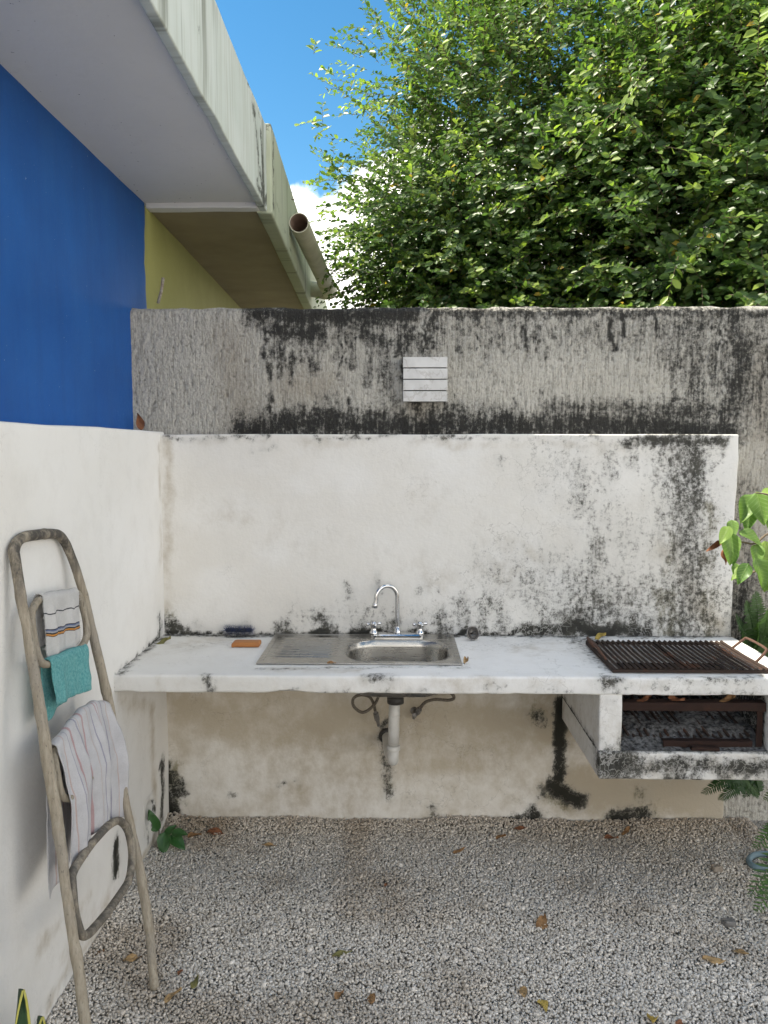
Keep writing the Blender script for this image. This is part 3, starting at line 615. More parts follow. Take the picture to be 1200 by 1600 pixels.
# ------------------------------------------------------------------ white back panel
def back_panel():
    V, Q = gridbox((LX - 0.04, 0.0, -0.1), (1.453, 0.072, 1.735), 0.0125, 0.006, (), 'xXyYZ', 0.0035, 4, 1)
    V[:, 0] += np.where(V[:, 0] > 1.42, (fbm(V, 12, 3, 2) - .5) * 0.012, 0)
    mold = [([(1075, 690), (1068, 760), (1074, 850), (1082, 920), (1065, 985)], 44, 0.58), ([(1035, 720), (1030, 800), (1040, 860)], 18, 0.3), ([(850, 970), (1000, 950)], 40, 0.42), ([(870, 720), (990, 860)], 70, 0.26), ([(780, 900), (900, 900)], 60, 0.3), ([(900, 930), (1100, 940)], 60, 0.45), ([(1060, 700), (1090, 980)], 60, 0.52), ([(460, 960), (780, 965)], 26, 0.25), ([(1085, 700), (1085, 790)], 26, 0.7), ([(980, 690), (1060, 690), (1132, 692)], 11, 0.85), ([(1135, 700), (1112, 730)], 9, 0.6),
            ([(825, 988), (900, 984), (1010, 985)], 15, 1.05), ([(870, 965), (960, 958)], 24, 0.62), ([(930, 940), (990, 965)], 24, 0.62), ([(1010, 970), (1110, 965)], 22, 0.6), ([(1045, 900), (1050, 960)], 18, 0.55),
            ([(905, 735), (908, 800)], 20, 0.42), ([(950, 705), (955, 740)], 20, 0.42), ([(992, 700), (985, 730)], 14, 0.42), ([(925, 790), (930, 850)], 14, 0.4), ([(935, 855), (930, 900)], 20, 0.52), ([(880, 905), (930, 930)], 32, 0.45),
            ([(785, 722)], 14, 0.35), ([(970, 780)], 14, 0.32), ([(820, 900), (850, 960)], 26, 0.42), ([(770, 940), (790, 985)], 22, 0.48), ([(968, 850)], 7, 0.55), ([(1022, 888)], 6, 0.55), ([(985, 868)], 6, 0.45),
            ([(256, 987), (350, 991), (420, 991), (560, 990), (760, 991), (830, 991)], 6, 1.1), ([(262, 975), (290, 985)], 11, 0.75), ([(310, 972)], 9, 0.45), ([(388, 972), (392, 990)], 9, 0.5), ([(440, 975), (460, 988)], 13, 0.7),
            ([(500, 965), (520, 985)], 18, 0.72), ([(490, 950), (492, 975)], 10, 0.45), ([(540, 912), (545, 935)], 11, 0.48), ([(570, 955), (560, 985)], 14, 0.5), ([(590, 905), (592, 925)], 7, 0.35), ([(620, 970), (600, 985)], 12, 0.5),
            ([(690, 965), (695, 988)], 18, 0.68), ([(660, 920)], 14, 0.33), ([(720, 940), (725, 985)], 16, 0.5), ([(750, 950), (755, 985)], 18, 0.5), ([(686, 922)], 6, 0.5),
            ([(258, 684), (1148, 684)], 4, 0.55), ([(395, 702), (440, 698)], 5, 0.3),
            ([(257, 1195), (262, 1225), (266, 1275)], 11, 1.6), ([(272, 1238), (284, 1231)], 11, 1.4), ([(273, 1212)], 9, 1.2),
            ([(603, 1150), (604, 1200), (607, 1250)], 9, 0.62), ([(602, 1130), (604, 1165)], 9, 0.85), ([(878, 1092), (878, 1150), (876, 1215)], 9, 1.8), ([(868, 1230), (885, 1245), (900, 1252)], 13, 1.7), ([(890, 1130), (915, 1165)], 4, 0.6),
            ([(850, 1238)], 10, 0.8), ([(838, 1112), (850, 1128)], 11, 0.62), ([(788, 1283), (812, 1281), (838, 1277)], 9, 1.5), ([(832, 1270), (838, 1284)], 9, 1.6), ([(958, 1284), (985, 1278), (1008, 1276)], 11, 1.6),
            ([(675, 1262), (680, 1285)], 7, 0.62), ([(436, 1228), (446, 1226)], 5, 0.62), ([(466, 1226), (470, 1232)], 5, 0.6), ([(362, 1237)], 6, 0.55), ([(560, 1287), (720, 1287)], 4, 0.5), ([(1000, 1240), (1010, 1270)], 12, 0.35)]
    brown = [([(290, 1110), (420, 1140), (560, 1115), (720, 1125), (870, 1130)], 62, 0.74), ([(340, 1180), (520, 1200), (820, 1200)], 40, 0.48), ([(540, 1180), (560, 1240)], 34, 0.42), ([(900, 1230), (1110, 1250)], 60, 0.85),  # strokes below the counter: grime deepened with painted shade
             ([(262, 1286), (700, 1290), (1134, 1282)], 9, 0.62), ([(700, 1230), (850, 1240)], 30, 0.32), ([(262, 690), (262, 960)], 11, 0.35), ([(300, 690), (1000, 694)], 10, 0.25), ([(320, 800), (520, 860)], 40, 0.13), ([(640, 780), (800, 860)], 50, 0.15),
             ([(1040, 860), (1110, 980)], 34, 0.4), ([(600, 890), (800, 900)], 50, 0.16), ([(830, 860), (840, 870)], 10, 0.35), ([(607, 1170), (607, 1255)], 9, 0.55)]
    moss = [([(1040, 930), (1050, 985)], 26, 0.62), ([(1105, 800), (1108, 985)], 22, 0.5), ([(1050, 810), (1048, 900)], 12, 0.45), ([(268, 1200), (272, 1270)], 16, 0.72), ([(862, 1235), (880, 1250)], 18, 0.7), ([(842, 1115)], 18, 0.62),
            ([(262, 960), (264, 990)], 12, 0.5), ([(1000, 1245), (1020, 1275)], 20, 0.45), ([(606, 1200), (606, 1250)], 9, 0.45), ([(680, 1275)], 9, 0.5), ([(560, 1287), (700, 1289)], 5, 0.5)]
    o = put_mesh('plaster_panel', V, Q, M['plaster'], None, True, {'mold': np.clip(stain(V, mold, 'y', 0, 11) * 1.05, 0, 1.8), 'brown': np.maximum(stain(V, brown, 'y', 0, 12), (0.36 + 0.22 * sstep(.05, .5, V[:, 2])) * (V[:, 2] < .79)), 'moss': stain(V, moss, 'y', 0, 13)})  # brown base below the counter, darker upward: grime plus painted shade
    tag(o, 'low white plastered wall with black mould behind the sink counter', 'wall')
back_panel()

# ------------------------------------------------------------------ masonry counter with its fire box
ZT = 0.862
SX0, SX1, SY0, SY1 = -0.53, 0.248, -0.468, -0.016         # sink rim
BX0, BX1, BY0, BY1 = -0.195, 0.207, -0.428, -0.116        # bowl
GX0, GX1, GY0, GY1 = 0.785, 1.353, -0.556, -0.160         # grate
counter = thing('masonry_counter', (0.2, -0.3, 0), 'white plastered masonry counter with sink opening and barbecue fire box', 'counter')
def make_counter():
    V, Q = gridbox((LX - 0.03, -0.605, 0.797), (1.458, -0.0008, ZT), 0.02, 0.010,
                   [('Z', BX0 - .015, BX1 + .015, BY0 - .015, BY1 + .015, True), ('Z', 0.83, 1.315, -0.525, -0.19, True)], 'xXyYzZ', 0.0028, 7, 5)
    # chipped lower front edge
    k = (V[:, 2] < 0.815) & (V[:, 1] < -0.58); V[k, 2] += 0.010 * np.exp(-((V[k, 0] + 0.385) / 0.06) ** 2) + np.clip(fbm(V[k], 20, 3, 8) - .55, 0, 1) * 0.025
    S = [([(318, 1062), (320, 1082)], 9, 0.75), ([(575, 1062), (612, 1064)], 11, 0.6), ([(600, 1062), (606, 1080)], 8, 0.55), ([(640, 1080), (700, 1082)], 5, 0.5), ([(720, 1080)], 6, 0.6), ([(940, 1064), (965, 1068)], 12, 0.75), ([(950, 1062), (958, 1084)], 9, 0.55),
         ([(1000, 1060), (1200, 1058)], 6, 0.55), ([(1110, 1062), (1190, 1064)], 9, 0.5), ([(860, 1078), (1200, 1083)], 4, 0.45), ([(430, 1083), (540, 1084)], 4, 0.6), ([(182, 1060), (183, 1082)], 5, 0.55), ([(1030, 1062), (1035, 1082)], 5, 0.5), ([(820, 1080), (880, 1082)], 5, 0.45), ([(760, 1066), (790, 1080)], 8, 0.35)]
    top = [([(255, 993), (350, 993), (1140, 994)], 2.5, 0.8), ([(900, 1000), (955, 1045)], 5, 0.55), ([(900, 998), (930, 1003)], 6, 0.6), ([(410, 1044), (730, 1042)], 2.2, 0.45), ([(300, 1010), (340, 1005)], 10, 0.18), ([(760, 1010), (880, 1000)], 10, 0.2), ([(185, 1053), (253, 994)], 2.5, 0.7), ([(1000, 1050), (1190, 1050)], 4, 0.3)]
    B = [([(200, 1070), (1200, 1070)], 16, 0.18), ([(250, 1066), (258, 1080)], 12, 0.4), ([(700, 1064), (780, 1070)], 10, 0.28), ([(1000, 1075), (1060, 1060)], 12, 0.3)]
    Bt = [([(230, 1020), (330, 1000)], 12, 0.28), ([(840, 1015), (900, 1010)], 12, 0.28), ([(420, 1046), (560, 1047)], 4, 0.3)]
    put_mesh('countertop', V, Q, M['counter'], counter, True, {'mold': np.maximum(stain(V, S, 'y', -.605, 6), stain(V, top, 'z', ZT, 7) * (V[:, 2] > ZT - .012)), 'brown': np.maximum(stain(V, B, 'y', -.605, 8), stain(V, Bt, 'z', ZT, 9) * (V[:, 2] > ZT - .012)), 'moss': np.zeros(len(V))})
    # side walls of the fire box
    def pier(x0, x1):
        V, Q = gridbox((x0, -0.598, 0.585), (x1, -0.001, 0.799), 0.02, 0.007, (), 'xXyYzZ', 0.003, 8, 14)
        S = [([(940, 1170), (970, 1172)], 6, 0.85), ([(938, 1150), (940, 1172)], 5, 0.6), ([(968, 1120), (970, 1170)], 4, 0.5), ([(945, 1092), (955, 1100)], 6, 0.4)]
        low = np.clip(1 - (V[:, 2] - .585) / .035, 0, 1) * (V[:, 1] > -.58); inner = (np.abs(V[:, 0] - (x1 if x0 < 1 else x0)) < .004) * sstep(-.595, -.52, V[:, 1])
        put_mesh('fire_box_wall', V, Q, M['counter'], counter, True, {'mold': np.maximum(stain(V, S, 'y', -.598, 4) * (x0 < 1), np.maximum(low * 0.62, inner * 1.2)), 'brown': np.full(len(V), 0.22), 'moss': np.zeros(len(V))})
    pier(0.729, 0.811); pier(1.335, 1.415)
    V, Q = gridbox((0.727, -0.612, 0.488), (1.42, -0.001, 0.590), 0.02, 0.009, (), 'xXyYzZ', 0.0035, 8, 24)
    S = [([(932, 1195), (985, 1197)], 30, 0.92), ([(985, 1195), (1200, 1200)], 16, 0.75), ([(985, 1208), (1060, 1208)], 11, 0.75), ([(1060, 1190), (1200, 1205)], 16, 0.92), ([(1010, 1182), (1040, 1190)], 10, 0.5), ([(930, 1212), (1200, 1214)], 5, 0.8)]
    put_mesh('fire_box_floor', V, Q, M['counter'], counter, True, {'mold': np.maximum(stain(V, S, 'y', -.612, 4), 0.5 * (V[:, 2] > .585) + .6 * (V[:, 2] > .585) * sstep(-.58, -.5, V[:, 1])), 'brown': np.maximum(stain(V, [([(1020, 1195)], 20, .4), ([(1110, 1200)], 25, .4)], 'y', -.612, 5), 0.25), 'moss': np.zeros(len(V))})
make_counter()

# rusted frame inside the fire box, ash and lower grate
ff = thing('fire_box_frame', (1.07, -0.55, 0.59), 'rusted angle iron frame with sagging lower grate inside the fire box', 'iron frame')
def fire():
    def rail(name, *boxes):
        Vs, Qs, k = [], [], 0
        for lo, hi in boxes:
            V, Q = gridbox(lo, hi, 0.012, 0.0012, (), 'xXyYzZ', 0.0022, 32, 3); Vs.append(V); Qs.append(Q + k); k += len(V)
        put_mesh(name, np.concatenate(Vs), np.concatenate(Qs), M['rust'], ff)
    rail('top_rail', ((0.815, -0.578, 0.731), (1.332, -0.573, 0.762)), ((0.815, -0.5725, 0.757), (1.332, -0.535, 0.762)))
    rail('post', ((1.304, -0.571, 0.596), (1.326, -0.566, 0.729)), ((1.321, -0.5655, 0.596), (1.326, -0.535, 0.729)))
    rail('bottom_rail', ((0.97, -0.574, 0.592), (1.291, -0.569, 0.618)), ((0.97, -0.5685, 0.613), (1.291, -0.545, 0.618)))
    rail('loose_plate', ((1.06, -0.604, 0.593), (1.16, -0.580, 0.606)))
    for k in range(20):
        x = 0.83 + k * 0.0245
        z0 = 0.630 + 0.006 * math.sin(k * 2.1)
        MB().tube([(x, -0.53, z0 - 0.012), (x + 0.003 * math.sin(k), -0.3, z0 + 0.010), (x, -0.03, z0 + 0.035)], 0.006, 6).build('bar', M['grate'], ff)
    # soot-black sheet at the back
    MB().box((0.813, -0.022, 0.60), (1.333, -0.018, 0.79)).build('back_plate', M['grate'], ff, False)
fire()
for k, (x, y, yaw, mk, lab) in enumerate(((0.90, -0.555, 70, 'dry4', 'dark curled leaf on the fire box rail at its left end'), (1.02, -0.55, 100, 'dry4', 'dark brown leaf lying on the middle of the fire box rail'), (1.20, -0.556, 80, 'dry1', 'brown leaf on the fire box rail near its right end'))):
    FIRE_LEAVES = globals().setdefault('FIRE_LEAVES', []); FIRE_LEAVES.append((x, y, yaw, mk, lab))
def ash():
    X, Y = np.meshgrid(np.linspace(0.814, 1.332, 110), np.linspace(-0.60, -0.024, 110), indexing='ij')
    P = np.stack([X.ravel(), Y.ravel(), np.zeros(X.size)], 1)
    z = 0.5925 + 0.046 * sstep(-0.598, -0.45, P[:, 1]) * (0.55 + 0.9 * fbm(P, 9, 4, 2)) + (fbm(P, 60, 3, 6) - .5) * 0.016 * sstep(-0.6, -.54, P[:, 1])
    P[:, 2] = np.maximum(z, 0.5915)
    n = 110; idx = np.arange(n * n).reshape(n, n); q = np.stack([idx[:-1, :-1], idx[1:, :-1], idx[1:, 1:], idx[:-1, 1:]], -1).reshape(-1, 4)
    o = put_mesh('ash_bed', P, q, M['ash'], None, True); tag(o, 'grey ash and charcoal crumbs heaped in the fire box', 'ash', None, 'stuff')
ash()

# barbecue grate on the counter
grate = thing('barbecue_grate', (1.07, -0.36, ZT), 'sooty rusted barbecue grate with two loop handles on the counter', 'grate')
def make_grate():
    z = ZT + 0.016
    b = MB().box((GX0, GY0, ZT + .003), (GX1, GY0 + .006, ZT + .015)).box((GX0, GY1 - .006, ZT + .003), (GX1, GY1, ZT + .015))
    b.box((GX0, GY0 + .0062, ZT + .0032), (GX0 + .006, GY1 - .0062, ZT + .0148)).box((GX1 - .006, GY0 + .0062, ZT + .0032), (GX1, GY1 - .0062, ZT + .0148))
    b.box((1.066, GY0 + .0062, ZT + .0034), (1.072, GY1 - .0062, ZT + .0146)); b.build('frame', M['grate'], grate, False)
    n = 27
    for k in range(n):
        x = GX0 + 0.008 + (GX1 - GX0 - 0.016) * k / (n - 1) + random.uniform(-.0012, .0012)
        w = 0.0076; y0, y1 = GY0 - 0.002, GY1 + 0.004; h = 0.006; dz = random.uniform(-.0008, .0008)
        V = []
        for y in (y0, (y0 + y1) / 2, y1):
            s = -0.003 if y == (y0 + y1) / 2 else 0
            V += [(x - w, y, z + dz + s), (x - w + .002, y, z + dz + s), (x, y, z + dz + s + h - .002), (x + w - .002, y, z + dz + s), (x + w, y, z + dz + s), (x, y, z + dz + s + h)]
        Fc = []
        for i in (0, 1):
            for j in range(6): Fc.append((i * 6 + j, i * 6 + (j + 1) % 6, i * 6 + 6 + (j + 1) % 6, i * 6 + 6 + j))
        Fc += [(0, 1, 2, 5), (2, 3, 4, 5), (12, 17, 14, 13), (14, 17, 16, 15)]
        MB().add(V, Fc).build('bar', M['grate'], grate, False)
    a = [at(916, 994, 'x', GX0 - .004), at(928, 999, 'x', GX0 - .004)]
    def loop(x, y0, y1, lean, h):
        p = [(x, y0, ZT + .012), (x + lean * .8, y0 + .008, ZT + h * .8), (x + lean, y0 + .03, ZT + h), (x + lean, y1 - .03, ZT + h), (x + lean * .8, y1 - .008, ZT + h * .8), (x, y1, ZT + .012)]
        MB().tube(spline(p, 5), 0.0052, 8).build('handle', M['handle_rust'], grate)
    loop(GX0 + 0.012, -0.44, -0.26, -0.035, 0.062); loop(GX1 + 0.002, -0.44, -0.24, 0.045, 0.058)
make_grate()

# ------------------------------------------------------------------ sink and tap
def rrect(x0, x1, y0, y1, r, n=10):
    out = []
    for cx, cy, a0 in ((x1 - r, y1 - r, 0), (x0 + r, y1 - r, 90), (x0 + r, y0 + r, 180), (x1 - r, y0 + r, 270)):
        for k in range(n + 1):
            a = math.radians(a0 + 90 * k / n); out.append((cx + r * math.cos(a), cy + r * math.sin(a)))
    return out
sink = thing('kitchen_sink', (-0.14, -0.24, ZT), 'stainless steel sink with ribbed drainboard and single bowl set in counter', 'sink')
def make_sink():
    z = ZT + 0.006
    # bowl: nested loops
    V, Fc = [], []; m = 0
    prof = [(-0.016, 0.0), (-0.006, -0.001), (0.0, -0.006), (0.004, -0.03), (0.010, -0.12), (0.02, -0.148), (0.045, -0.158), (0.10, -0.163)]
    rr = [rrect(BX0 + i, BX1 - i, BY0 + i, BY1 - i, max(0.11 - i * .5, 0.04)) for i, _ in prof]; m = len(rr[0])
    for (i, dz), L in zip(prof, rr): V += [(x, y, z + dz) for x, y in L]
    for a in range(len(prof) - 1):
        for k in range(m): Fc.append((a * m + k, a * m + (k + 1) % m, (a + 1) * m + (k + 1) % m, (a + 1) * m + k))
    Fc.append(tuple((len(prof) - 1) * m + k for k in range(m)))
    MB().add(V, Fc).build('bowl', M['steel'], sink)
    # deck as a grid of quads that stitches to the bowl loop radially: four-sided ring
    out = []
    ox0, ox1, oy0, oy1 = -0.222, SX1 - 0.022, SY0 + 0.018, SY1 - 0.09
    inner = [(x, y) for x, y in rr[0]]
    cx, cy = (BX0 + BX1) / 2, (BY0 + BY1) / 2
    def outer(x, y, X0, X1, Y0, Y1):
        dx, dy = x - cx, y - cy; s = 1e9
        if dx > 1e-6: s = min(s, (X1 - cx) / dx)
        if dx < -1e-6: s = min(s, (X0 - cx) / dx)
        if dy > 1e-6: s = min(s, (Y1 - cy) / dy)
        if dy < -1e-6: s = min(s, (Y0 - cy) / dy)
        return cx + dx * s, cy + dy * s
    O1 = [outer(x, y, ox0, ox1, oy0, oy1) for x, y in inner]
    # make sure the four corners are hit
    for X, Y in ((ox0, oy0), (ox1, oy0), (ox1, oy1), (ox0, oy1)):
        k = min(range(m), key=lambda i: (O1[i][0] - X) ** 2 + (O1[i][1] - Y) ** 2); O1[k] = (X, Y)
    V = [(x, y, z) for x, y in inner] + [(x, y, z) for x, y in O1]
    Fc = [(k, m + k, m + (k + 1) % m, (k + 1) % m) for k in range(m)]
    d = MB().add(V, Fc)
    # rest of the deck: raised rim, tap ledge, drainboard with ribs
    d.box((ox0, oy1, z - .003), (ox1, SY1 - .0155, z + 0.0005))
    rim = [((SX0, SY0, ZT + .001), (SX1, SY0 + .018, z + .0012)), ((SX0, SY1 - .016, ZT + .001), (SX1, SY1, z + .0012)), ((SX0, SY0 + .0182, ZT + .001), (SX0 + .022, SY1 - .0162, z + .0010)), ((SX1 - .022, SY0 + .0182, ZT + .001), (SX1, SY1 - .0162, z + .0010))]
    d.build('deck', M['steel'], sink, False)
    rm = MB()
    for a, b_ in rim: rm.box(a, b_)
    rm.build('rim', M['steel'], sink, False, 0.002)
    # drainboard
    x0, x1, y0, y1 = SX0 + .0218, ox0 + .001, SY0 + .0178, SY1 - .0158
    nx, ny = 24, 160
    X, Y = np.meshgrid(np.linspace(x0, x1, nx), np.linspace(y0, y1, ny), indexing='ij')
    rib = (0.5 + 0.5 * np.cos((Y - y0 - .05) / (y1 - y0 - .10) * 2 * math.pi * 9)) ** 1.5
    inside = sstep(y0 + .04, y0 + .055, Y) * (1 - sstep(y1 - .055, y1 - .04, Y)) * sstep(x0 + .02, x0 + .04, X) * (1 - sstep(x1 - .035, x1 - .015, X))
    Z = z - 0.0006 + inside * (-0.004 + 0.0065 * rib)
    idx = np.arange(nx * ny).reshape(nx, ny); q = np.stack([idx[:-1, :-1], idx[1:, :-1], idx[1:, 1:], idx[:-1, 1:]], -1).reshape(-1, 4)
    put_mesh('drainboard', np.stack([X.ravel(), Y.ravel(), Z.ravel()], 1), q, M['steel'], sink)
    MB().lathe([(0.042, 0.0), (0.044, 0.003), (0.034, 0.004), (0.03, 0.001), (0.004, -0.002)], (0.0, -0.272, z - 0.163), (0, 0, 1), 24, False).build('drain', M['chrome'], sink)
make_sink()
tap = thing('kitchen_tap', (0.0, -0.066, ZT + .007), 'chrome gooseneck tap with two cross handles on the sink', 'tap')
def make_tap():
    y, z = -0.066, ZT + 0.0067
    L0 = rrect(-0.112, 0.118, y - .027, y + .027, .02, 6); L1 = rrect(-0.106, 0.112, y - .022, y + .022, .018, 6); m = len(L0)
    V = [(a, b, z) for a, b in L0] + [(a, b, z + .011) for a, b in L0] + [(a, b, z + .016) for a, b in L1]
    Fc = [(i * m + k, i * m + (k + 1) % m, (i + 1) * m + (k + 1) % m, (i + 1) * m + k) for i in (0, 1) for k in range(m)] + [tuple(2 * m + k for k in range(m))]
    autosmooth(MB().add(V, Fc).build('base', M['chrome'], tap), 40)
    for x in (-0.098, 0.100):
        h = MB().lathe([(0.019, 0.0), (0.019, .006), (.013, .012), (.0115, .03), (.015, .036), (.015, .046), (.009, .052)], (x, y, z + .016), n=20).build('handle', M['chrome'], tap); autosmooth(h, 45)
        for a in (0.3, 0.3 + math.pi / 2, 0.3 + math.pi, 0.3 + 1.5 * math.pi):
            d = np.array([math.cos(a), math.sin(a), 0]); o = np.array([x, y, z + .057])
            MB().lathe([(.0045, .004), (.0045, .02), (.0075, .025), (.0075, .031), (.003, .034)], o, d, 12).build('spoke', M['chrome'], h)
        MB().lathe([(0.009, 0.0), (0.0095, .010), (.007, .014), (.002, .0155)], (x, y, z + .068 - .0155), n=16).build('cap', M['chrome'], h)
    MB().lathe([(0.017, 0.0), (0.017, .008), (.013, .014), (.0125, .03)], (0.003, y, z + .016), n=20).build('collar', M['chrome'], tap)
    pts = [(0.003, y, z + .03), (0.003, y, z + .12), (0.003, y, z + .17)]
    R = 0.049; dirx, diry = -0.92, -0.39
    for k in range(1, 13):
        q = math.radians(k * 15.5); s = R * (1 - math.cos(q)); pts.append((0.003 + dirx * s, y + diry * s, z + .172 + R * math.sin(q) * 1.08))
    e = pts[-1]; pts.append((e[0] - .004, e[1] - .002, e[2] - .022))
    MB().tube(spline(pts, 4), 0.0092, 16).build('spout', M['chrome'], tap)
    MB().lathe([(.0105, 0), (.0125, .004), (.0125, .018), (.010, .020)], (pts[-1][0] + .001, pts[-1][1], pts[-1][2] + .010), (-.15, -.06, -1), 18).build('aerator', M['chrome'], tap)
make_tap()

# waste pipe and supply hoses under the counter
wp = thing('sink_waste_pipe', (0, -0.27, 0.40), 'white plastic waste pipe hanging below the sink', 'waste pipe')
def waste():
    x, y = -0.004, -0.27
    def zz(py): return at(620, py, 'y', y)[2]
    xo = lambda z: x - (0.80 - z) * 0.025
    MB().lathe([(0.034, 0), (0.034, .02), (.028, .03)], (x, y, zz(1098)), (0, 0, 1), 22).build('nut', M['dark_rubber'], wp)
    MB().tube([(xo(zz(q)), y, zz(q)) for q in (1097, 1120, 1163)], 0.0225, 22).build('tailpipe', M['pvc'], wp)
    MB().lathe([(0.0235, 0), (0.0235, .004)], (xo(zz(1117)), y, zz(1117)), n=22).build('joint_ring', M['pvc'], wp)
    MB().lathe([(0.026, 0), (0.028, .003), (0.028, .018), (0.0255, .021)], (xo(zz(1168)), y, zz(1172)), n=22).build('collar', M['pvc'], wp)
    zb = zz(1190)
    b = spline([(xo(zz(1168)), y, zz(1170)), (xo(zz(1180)), y, zz(1180)), (xo(zb), y + .008, zb + .004), (xo(zb), y + .03, zb), (-0.03, y + .10, zb), (-.042, 0.004, zb + .004)], 6)
    MB().tube(b, 0.0225, 20).build('trap', M['pvc'], wp)
    MB().lathe([(0.034, 0), (0.036, .008), (.03, .014), (.024, .02)], (-.042, -0.001, zb + .004), (0, -1, 0), 22).build('wall_flange', M['dark_rubber'], wp)
waste()
def hose(name, label, pts, r, end):
    root = thing(name, tuple(float(v) for v in pts[-1]), label, 'hose')
    MB().tube(spline(pts, 6), r, 10).build('hose', M['hose_brown'], root)
    a, b = np.array(end[0], float), np.array(end[1], float); L = np.linalg.norm(b - a)
    autosmooth(MB().lathe([(.006, 0), (.0075, L * .15), (.0125, L * .18), (.0125, L * .6), (.008, L * .62), (.008, L)], a, b - a, 6).build('connector', M['fitting'], root))
w = lambda px, py, y: at(px, py, 'y', y)
hose('supply_hose', 'coiled braided supply hose looping left of the waste pipe',
     [w(596, 1070, -.10), w(590, 1092, -.12), w(580, 1106, -.14), w(566, 1113, -.15), w(553, 1104, -.15), w(552, 1092, -.15), w(562, 1086, -.14), w(576, 1088, -.13), w(583, 1098, -.11), w(586, 1110, -.09)], 0.0065, (w(586, 1110, -.09), w(592, 1134, -.06)))
hose('supply_hose', 'short braided supply hose bending right of the waste pipe',
     [w(690, 1070, -.09), w(706, 1084, -.10), w(709, 1091, -.10), w(700, 1094, -.09), w(680, 1093, -.08), w(665, 1097, -.07), w(657, 1106, -.06)], 0.0068, (w(658, 1104, -.062), w(646, 1122, -.03)))
v = MB().lathe([(0.016, 0), (0.016, .012), (.010, .016), (.010, .06)], w(647, 1110, -.002), (0, -1, 0), 12); o = v.build('angle_valve', M['fitting']); autosmooth(o)
tag(o, 'small corroded angle valve on the wall right of the waste pipe', 'valve')

# ------------------------------------------------------------------ bent rattan ladder with towels
P_TOP, P_FOOT = np.array([-1.0, -1.15, 1.405]), np.array([-0.752, -1.25, 0.0])
LN = np.cross(P_TOP - P_FOOT + np.array([0, 0, 0]), np.array([0, 1.0, 0])); LN = np.array([P_TOP[2] - P_FOOT[2], 0, -(P_TOP[0] - P_FOOT[0])]); LN /= np.linalg.norm(LN)
lp = lambda px, py, off=0.0: at_plane(px, py, LN, P_FOOT) + LN * off
ladder = thing('towel_ladder', (-0.755, -1.25, 0), 'bent grey rattan towel ladder leaning against the white wall', 'ladder')
def make_ladder():
    ro = np.random.default_rng(5)
    pts = [lp(*q) for q in [(150, 1708), (142, 1655), (134, 1600), (122, 1514), (105, 1398), (89, 1281), (74, 1185), (57, 1075), (37, 955), (24, 878), (22, 858), (29, 844), (45, 837), (75, 834), (91, 836), (101, 846), (108, 860), (120, 893), (135, 945), (150, 1012), (167, 1086), (182, 1165), (195, 1246), (214, 1337), (230, 1430), (242, 1553)]]
    for k in (0, -1): pts[k][2] = 0.004
    C_ = spline(pts, 12); n = len(C_)
    cl = np.concatenate([[0], np.cumsum(np.linalg.norm(np.diff(C_, axis=0), axis=1))]); R = 0.0139 + 0.0010 * np.sin(cl * 9) + 0.0016 * np.exp(-(((cl + .07) % 0.31 - .15) / .012) ** 2)
    b = MB().tube(C_, R, 14); V = np.array(b.v)
    V += (np.stack([fbm(V, 14, 2, k) for k in range(3)], 1) - .5) * 0.006; b.v = [tuple(p) for p in V]
    b.build('rails', M['rattan'], ladder, attrs={'mold': sstep(1.24, 1.37, V[:, 2]) * 0.9})
    loops = [[(49, 965), (52, 950), (60, 938), (75, 933), (100, 928), (117, 925), (126, 935), (131, 955), (135, 980), (134, 998), (124, 1014), (100, 1027), (78, 1037), (67, 1037), (59, 1026), (53, 1000)],
             [(86, 1195), (88, 1172), (101, 1146), (125, 1116), (145, 1102), (160, 1102), (172, 1118), (177, 1140), (178, 1158), (170, 1176), (150, 1202), (128, 1230), (112, 1246), (100, 1246), (93, 1232), (89, 1214)],
             [(112, 1383), (113, 1364), (127, 1341), (150, 1311), (172, 1288), (187, 1283), (200, 1300), (207, 1337), (201, 1374), (181, 1407), (157, 1439), (137, 1460), (126, 1459), (120, 1440), (116, 1420)]]
    for k, L in enumerate(loops):
        q = spline([lp(*p) for p in L], 5, True); b = MB().tube(q, 0.0105 + 0.0015 * (k == 2), 12, True); V = np.array(b.v)
        V += (np.stack([fbm(V, 18, 2, j + 7 * k) for j in range(3)], 1) - .5) * 0.005; b.v = [tuple(p) for p in V]
        b.build('rung_loop', M['rattan'], ladder, attrs={'mold': np.full(len(V), 0.75 if k == 2 else 0.15)})
make_ladder()
